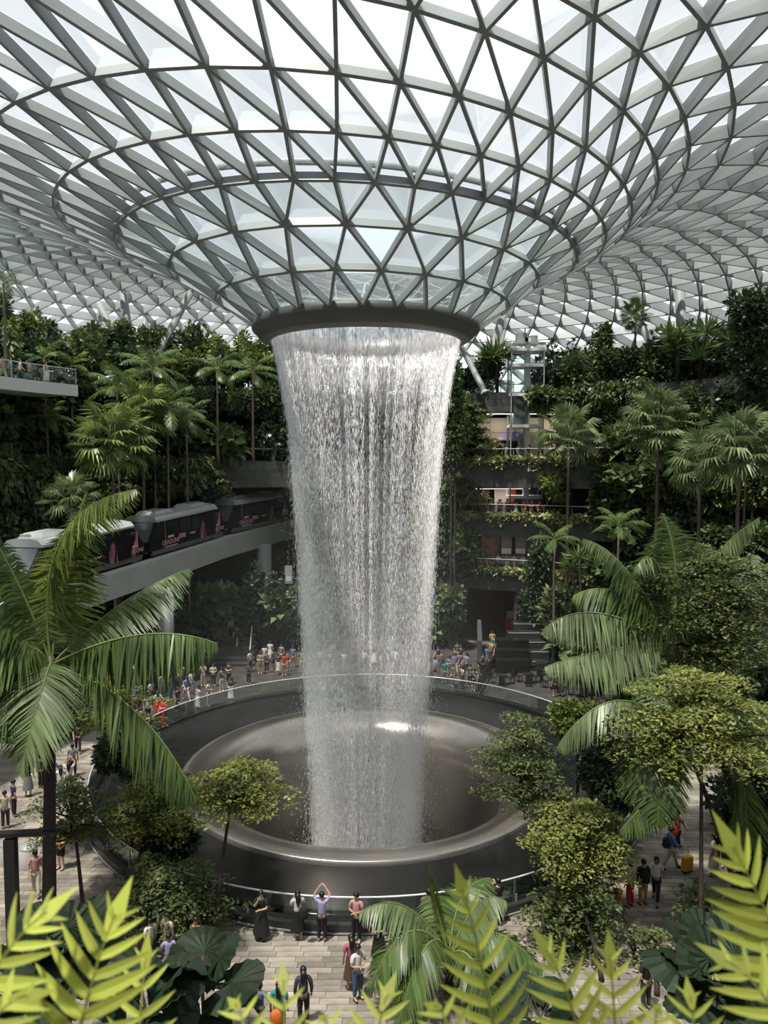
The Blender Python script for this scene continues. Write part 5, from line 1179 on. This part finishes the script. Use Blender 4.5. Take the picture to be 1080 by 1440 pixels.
for px, py, rz, pose, top, bot, lg, s, lab in [
 (217, 1312, 2.9, 'folded', ('tee', 'red'), ('trousers', 'black'), False, 1, 'person in red top under the low spreading tree'),
 (226, 1335, .5, 'phone', ('tee', 'white'), ('trousers', 'charcoal'), True, 1, 'person in white top filming under the low spreading tree'),
 (236, 1352, -.4, 'stand', ('tee', 'cream'), ('shorts', 'tan'), False, .95, 'person in cream top and tan shorts in the waiting group'),
 (212, 1356, .9, 'stand', ('tee', 'white'), ('trousers', 'navy'), False, .9, 'person in white top and navy trousers in the waiting group'),
 (238, 1380, .3, 'folded', ('tee', 'lilac'), ('trousers', 'grey'), False, .9, 'person in lilac top in the waiting group by the black stem'),
 (277, 1362, 2.6, 'stand', ('dress', 'tan'), None, True, 1, 'person in long tan dress beside the wispy young tree'),
 (86, 1222, 2.8, 'folded', ('jacket', 'yellow'), ('shorts', 'black'), True, 1, 'person in yellow jacket and black shorts on the lamp post path'),
 (51, 1258, .4, 'walk', ('tee', 'pink'), ('trousers', 'cream'), False, 1, 'person in pink top and cream trousers by the big palm trunk'),
 (98, 1118, .2, 'raise', ('tee', 'white'), ('trousers', 'black'), True, 1, 'person in white top with raised arms on the plaza by the drums'),
 (86, 1125, .5, 'phone', ('tee', 'white'), ('trousers', 'denim'), True, 1, 'person in white top and jeans filming on the plaza by the drums'),
 (75, 1112, .1, 'stand', ('tee', 'blue'), ('trousers', 'black'), False, 1, 'person in blue shirt standing with the group by the drums'),
 (58, 1108, -.5, 'stand', ('tee', 'charcoal'), ('trousers', 'black'), False, 1, 'person in charcoal top on the plaza by the drums'),
 (40, 1120, .7, 'folded', ('tee', 'black'), ('skirt', 'grey'), True, 1, 'person in black top and grey skirt on the plaza by the drums'),
 (103, 1092, .3, 'stand', ('tee', 'grey'), ('trousers', 'black'), False, 1, 'person in grey shirt with the group by the drums'),
 (20, 1148, -.8, 'stand', ('tee', 'navy'), ('trousers', 'black'), False, 1, 'person in navy top near the white drums'),
 (8, 1165, .4, 'stand', ('tee', 'cream'), ('trousers', 'charcoal'), False, 1, 'person in cream top near the black lamp post'),
 (110, 1058, .4, 'walk', ('tee', 'black'), ('trousers', 'black'), False, 1, 'person in black walking behind the big palm'),
 (132, 1175, 2.8, 'stand', ('tee', 'white'), ('shorts', 'grey'), False, 1, 'person in white top under the small tiered tree'),
 (943, 1222, -1.6, 'walk', ('jacket', 'blue'), ('trousers', 'cream'), False, 1, 'person in light blue jacket walking with a yellow suitcase'),
 (952, 1196, -1.0, 'walk', ('tee', 'red'), ('trousers', 'black'), False, 1, 'person in red top walking ahead of the suitcase'),
 (904, 1272, .2, 'stand', ('jacket', 'black'), ('trousers', 'tan'), False, 1, 'person in black jacket and tan trousers on the shaded path'),
 (922, 1268, 2.7, 'walk', ('tee', 'white'), ('trousers', 'black'), True, 1, 'person in white tee and black trousers walking on the shaded path'),
 (886, 1275, .6, 'stand', ('tee', 'white'), ('trousers', 'red'), False, 1, 'person in white top and red trousers behind a thin trunk'),
 (1013, 1218, 2.4, 'stand', ('jacket', 'black'), ('trousers', 'black'), False, 1, 'person all in black at the shaded path side'),
 (1003, 1232, .8, 'stand', ('tee', 'white'), ('skirt', 'cream'), True, 1, 'person in white top and cream skirt at the shaded path side'),
 (962, 1392, 2.9, 'stand', ('tee', 'rose'), ('skirt', 'white'), True, 1, 'person with long brown hair in rose top under the dark pleated leaves'),
 (816, 1252, .3, 'stand', ('tee', 'white'), ('skirt', 'pink'), True, 1, 'person in white top and pink skirt behind the dense low tree'),
 (722, 1392, -.8, 'folded', ('tee', 'pink'), ('trousers', 'grey'), True, 1, 'person in pink top behind the middle ferns'),
 (908, 1420, .4, 'stand', ('tee', 'black'), ('trousers', 'charcoal'), True, 1, 'person in black top between the thin trunks'),
 (780, 980, .5, 'stand', ('tee', 'charcoal'), ('shorts', 'black'), False, 1, 'person in charcoal top standing by the cafe tables'),
 (789, 979, -.8, 'folded', ('tee', 'black'), ('skirt', 'black'), True, 1, 'person in black standing by the cafe tables')]:
    put(px, py, rz=rz, pose=pose, top=top, bottom=bot, long=lg, s=s, label=lab, skin=abs(px) % 3, hair=px % 2 if px % 5 == 0 else 0)
# crowds: every visitor a figure of its own
TOPS = ['white', 'black', 'grey', 'navy', 'blue', 'pink', 'teal', 'cream', 'charcoal', 'red', 'olive', 'tan', 'lilac', 'green']; BOTS = [('trousers', 'black'), ('trousers', 'denim'), ('shorts', 'tan'), ('trousers', 'grey'), ('skirt', 'white'), ('shorts', 'black'), ('trousers', 'cream'), ('skirt', 'charcoal'), ('trousers', 'navy')]
prn = random.Random(21)
def crowd(pts, place, to=(0, 0), poses=('stand', 'stand', 'phone', 'folded', 'walk'), tops=TOPS):
    seen = set()
    for p in pts:
        for _ in range(60):
            c = (prn.choice(tops), prn.choice(BOTS), prn.choice(poses))
            if c not in seen: break
        seen.add(c); person(p, facing(p, to) + prn.uniform(-.9, .9), c[2], ('tee', c[0]), c[1], prn.random() < .45, prn.randint(0, 2), 0, None, place, prn.uniform(.93, 1.03), face=False)
W = ['white', 'white', 'cream', 'grey', 'black', 'pink', 'blue', 'charcoal', 'navy']
put(230, 1020, rz=2.6, pose='folded', top=('dress', 'red'), bottom=None, long=True, label='person in a long red dress at the pool railing'); put(222, 1008, rz=.4, pose='stand', top=('tee', 'white'), bottom=('skirt', 'red'), long=True, label='person in white top and red skirt beside the red dress')
put(279, 1000, rz=2.4, pose='stand', top=('tee', 'cream'), bottom=('skirt', 'white'), long=True, label='person in cream top and long white skirt posing at the far railing'); put(325, 988, rz=2.7, pose='folded', top=('tee', 'black'), bottom=('skirt', 'white'), long=True, label='person in black top and white skirt posing at the far railing')
crowd([gnd(*q) for q in [(294, 993), (250, 1000), (240, 985), (262, 985), (208, 1015), (213, 990), (228, 980), (270, 975), (300, 965), (312, 972), (322, 962), (256, 965), (243, 960), (286, 965), (200, 985), (190, 1000), (350, 962)]], 'behind the railing by the train pier', tops=W)
crowd([gnd(*q) for q in [(366, 948), (375, 946), (384, 942), (392, 948), (400, 950), (405, 944), (372, 935), (380, 930), (396, 935), (352, 945), (412, 938), (425, 945)]], 'by the garden steps', tops=W + ['red', 'red'])
crowd([Vector((-11.6 - i * .12 + dx, 20 + i * .75, .18 + i * .26)) for i, dx in ((3, .6), (5, -1.0), (8, .9))], 'climbing the garden steps', tops=W)
crowd([gnd(*q) for q in [(450, 942), (466, 938), (484, 946), (498, 936), (512, 944), (526, 936), (541, 950), (556, 942), (572, 946), (588, 940), (520, 925), (545, 930)]], 'seen through the falling water', tops=W)
crowd([gnd(*q) for q in [(603, 948), (612, 955), (622, 944), (631, 952), (640, 948), (648, 938), (656, 950), (637, 966), (650, 968), (661, 966), (666, 972), (672, 962), (625, 960), (616, 938), (643, 932)]], 'on the far plaza')
crowd([gnd(*q) for q in [(679, 950), (690, 930), (696, 922), (700, 932), (692, 915), (684, 938)]], 'at the dark passage mouth', tops=['teal', 'blue', 'black', 'navy', 'yellow', 'green'])
crowd([pol(30.0 + .5 * (i % 2), 62.5 + i * 1.35, 6.4) for i in range(11)], 'at the second terrace railing', tops=W)
crowd([pol(30.0 + (i % 3) * .75, 59.5 + i * .45, 11.3) for i in range(30)], 'in the third terrace crowd', tops=W + ['red', 'teal'])
crowd([pol(30.3 + .4 * (i % 2), 47 + i * 2.0, 16.2) for i in range(14)], 'at the fourth terrace railing', tops=W)
crowd([pol(30.5, 143 + i * 1.6, 11.3) for i in range(4)], 'on the dark terrace', tops=['blue', 'white'])
crowd([pol(26 + .4 * (i % 2), 150 + i * 2.2, 21.6) for i in range(6)], 'on the pale edged balcony', tops=['white', 'pink', 'red'])

# things carried
def bag(px, py, z, label, m, name='backpack', s=1.0):
    p = gnd(px, py, z); t = tag(empty(name, p), label, 'bag'); mb = MB()
    mb.lathe([(.001, 0), (.13 * s, .01), (.16 * s, .12 * s), (.15 * s, .32 * s), (.08 * s, .42 * s), (.001, .43 * s)], 12); o = mb.build('pouch', m, t, True); o.scale = (1, .6, 1)
    mb = MB(); mb.tube([(.05 * s, .05, .4 * s), (.04 * s, .06, .52 * s), (-.04 * s, .06, .52 * s), (-.05 * s, .05, .4 * s)], .012, 5); mb.build('carry_strap', m, t)
    return t
bag(427, 1292, .95, 'black backpack worn by the person filming at the railing', cloth('black'))
bag(388, 1443, .55, 'orange shopping bag carried over the paving', cloth('orange'), 'shopping_bag', 1.1)
bag(870, 1266, .75, 'yellow round bag beside the red trousers', cloth('yellow'), 'shoulder_bag'); bag(948, 1175, 1.1, 'red backpack worn ahead of the suitcase', cloth('red')); bag(937, 1192, 1.0, 'dark blue backpack above the cream trousers', cloth('navy')); bag(908, 1242, 1.0, 'black backpack over the tan trousers', cloth('black'))
p = gnd(966, 1226); sc_ = tag(empty('suitcase', p, .3), 'yellow hard shell suitcase rolling on the shaded path', 'suitcase')
bm_ = MB().box((0, 0, .36), (.42, .26, .58)); o = bm_.build('shell', mat('yellow_shell', (.75, .48, .02), .35), sc_); bv = o.modifiers.new('bevel', 'BEVEL'); bv.width = .05; bv.segments = 3
mb = MB(); mb.tube([(-.12, .1, .62), (-.12, .12, 1.0), (.12, .12, 1.0), (.12, .1, .62)], .012, 6); mb.build('pull_handle', STEEL, sc_)
for x in (-.16, .16):
    for y in (-.08, .08): MB().tube([(x, y - .015, .035), (x, y + .015, .035)], .035, 10).build('wheel', DARK, sc_)

# ================================================================ PROPS
BLK = mat('black_metal', (.015, .015, .016), .4)
p = gnd(20, 1345); t = tag(empty('lamp_post', p, .1), 'black square lamp post with a T shaped head by the drums', 'lamp post')
MB().box((0, 0, 2.0), (.34, .34, 4.0)).build('post', BLK, t); MB().box((.2, 0, 4.15), (2.6, .3, .12)).build('lamp_arm', BLK, t); MB().box((0, 0, 4.02), (.2, .2, .2)).build('neck', BLK, t); MB().box((1.1, 0, 4.07), (.5, .2, .05)).build('lamp_head', STEELW, t)
for px, py, lab in ((10, 1212, 'white round litter drum farther from the big palm'), (40, 1218, 'white round drum beside the black lamp post')):
    t = tag(empty('litter_drum', gnd(px, py)), lab, 'bin'); mb = MB(); mb.lathe([(.34, 0), (.36, .1), (.36, .75), (.33, .8)], 20); mb.build('drum', mat('drum_white', (.6, .6, .58), .4), t, True); mb = MB(); mb.lathe([(.36, .8), (.3, .9), (.001, .93)], 20); mb.build('lid', mat('drum_lid', (.35, .36, .35), .4), t, True)
p = gnd(717, 892); t = tag(empty('info_post', p, .3), 'orange post with a white top beside the dark passage', 'post'); MB().box((0, 0, .8), (.8, .5, 1.6)).build('panel', mat('orange_panel', (.55, .12, .03), .5), t); MB().box((0, 0, 1.95), (.55, .4, .6)).build('cap', mat('post_white', (.6, .58, .55), .5), t)
p = at(406, 808, 62); t = tag(empty('hanging_sign', p), 'grey vertical sign panel hanging below the guideway', 'sign'); MB().box((0, 0, 0), (.6, .12, 1.5)).build('sign_panel', mat('sign_grey', (.30, .32, .33), .4), t); MB().box((.02, -.07, -.35), (.4, .02, .4)).build('pictogram', mat('sign_mark', (.55, .56, .56), .5), t); MB().tube([(0, 0, .75), (0, 0, 2.9)], .03, 6).build('hanger', BLK, t)
tt = None
def table(pos, lab):
    t = tag(empty('cafe_table', pos), lab, 'table', 'black cafe tables by the steps'); MB().box((0, 0, .73), (.8, .8, .04)).build('table_top', BLK, t); MB().tube([(0, 0, .02), (0, 0, .72)], .04, 8).build('pedestal', BLK, t); MB().box((0, 0, .015), (.45, .45, .03)).build('base', BLK, t)
def chair(pos, rz, lab):
    t = tag(empty('cafe_chair', pos, rz), lab, 'chair', 'black cafe chairs by the steps'); MB().box((0, 0, .45), (.45, .45, .05)).build('seat', BLK, t); MB().box((0, -.21, .72), (.45, .04, .45)).build('backrest', BLK, t)
    for x in (-.2, .2):
        for y in (-.2, .2): MB().box((x, y, .215), (.035, .035, .43)).build('leg', BLK, t)
for i, (px, py) in enumerate([(705, 963), (742, 961), (779, 969), (722, 941), (762, 945), (816, 980), (852, 996)]):
    p = gnd(px, py); table(p, 'square black cafe table below the cascade steps')
    for a in (.4, 2.5, 4.6): chair(p + Vector((math.cos(a) * .75, math.sin(a) * .75, 0)), a + PI / 2, 'black cafe chair at a square table below the steps')
t = tag(empty('glass_barrier', gnd(690, 985)), 'dark metal barrier between the plaza and the cafe tables', 'barrier')
q0 = gnd(672, 978); q1 = gnd(705, 925); d = q1 - q0
for i in range(5): MB().box(tuple(q0 + d * i / 4 - t.location + Vector((0, 0, .55))), (.06, .06, 1.1)).build('post', BLK, t)
for i in range(4):
    c = q0 + d * (i + .5) / 4 - t.location; MB().box((c.x, c.y, .58), (d.length / 4 - .1, .04, .85), math.atan2(d.y, d.x)).build('panel', mat('barrier_panel', (.03, .03, .03), .3), t)
MB().tube([tuple(q0 - t.location + Vector((0, 0, 1.12))), tuple(q1 - t.location + Vector((0, 0, 1.12)))], .035, 6).build('handrail', BLK, t)

# ================================================================ MIST drifting round the falling water
mm = bpy.data.materials.new('mist'); mm.use_nodes = True; N = mm.node_tree.nodes; L = mm.node_tree.links; N.remove(N['Principled BSDF'])
v = N.new('ShaderNodeVolumeScatter'); v.inputs['Color'].default_value = (.97, .98, 1, 1); v.inputs['Anisotropy'].default_value = .2; L.new(v.outputs[0], N['Material Output'].inputs['Volume'])
tc = N.new('ShaderNodeTexCoord'); mp = N.new('ShaderNodeMapping'); mp.inputs['Scale'].default_value = (1 / 15, 1 / 15, 1 / 17); L.new(tc.outputs['Object'], mp.inputs[0])
ln = N.new('ShaderNodeVectorMath'); ln.operation = 'LENGTH'; L.new(mp.outputs[0], ln.inputs[0])          # thins out with distance from the water
mr = N.new('ShaderNodeMapRange'); mr.interpolation_type = 'SMOOTHSTEP'; mr.inputs[1].default_value = .1; mr.inputs[2].default_value = 1; mr.inputs[3].default_value = .0045; mr.inputs[4].default_value = 0; L.new(ln.outputs[1], mr.inputs[0]); L.new(mr.outputs[0], v.inputs['Density'])
mb = MB(); mb.lathe([(15 * math.sin(PI * k / 16) + .001, -17 * math.cos(PI * k / 16)) for k in range(17)], 40)
o = tag(mb.build('mist', mm, None, True), 'thin drifting mist around the falling water', 'mist', kind='stuff'); o.location = (0, 0, 4.5)
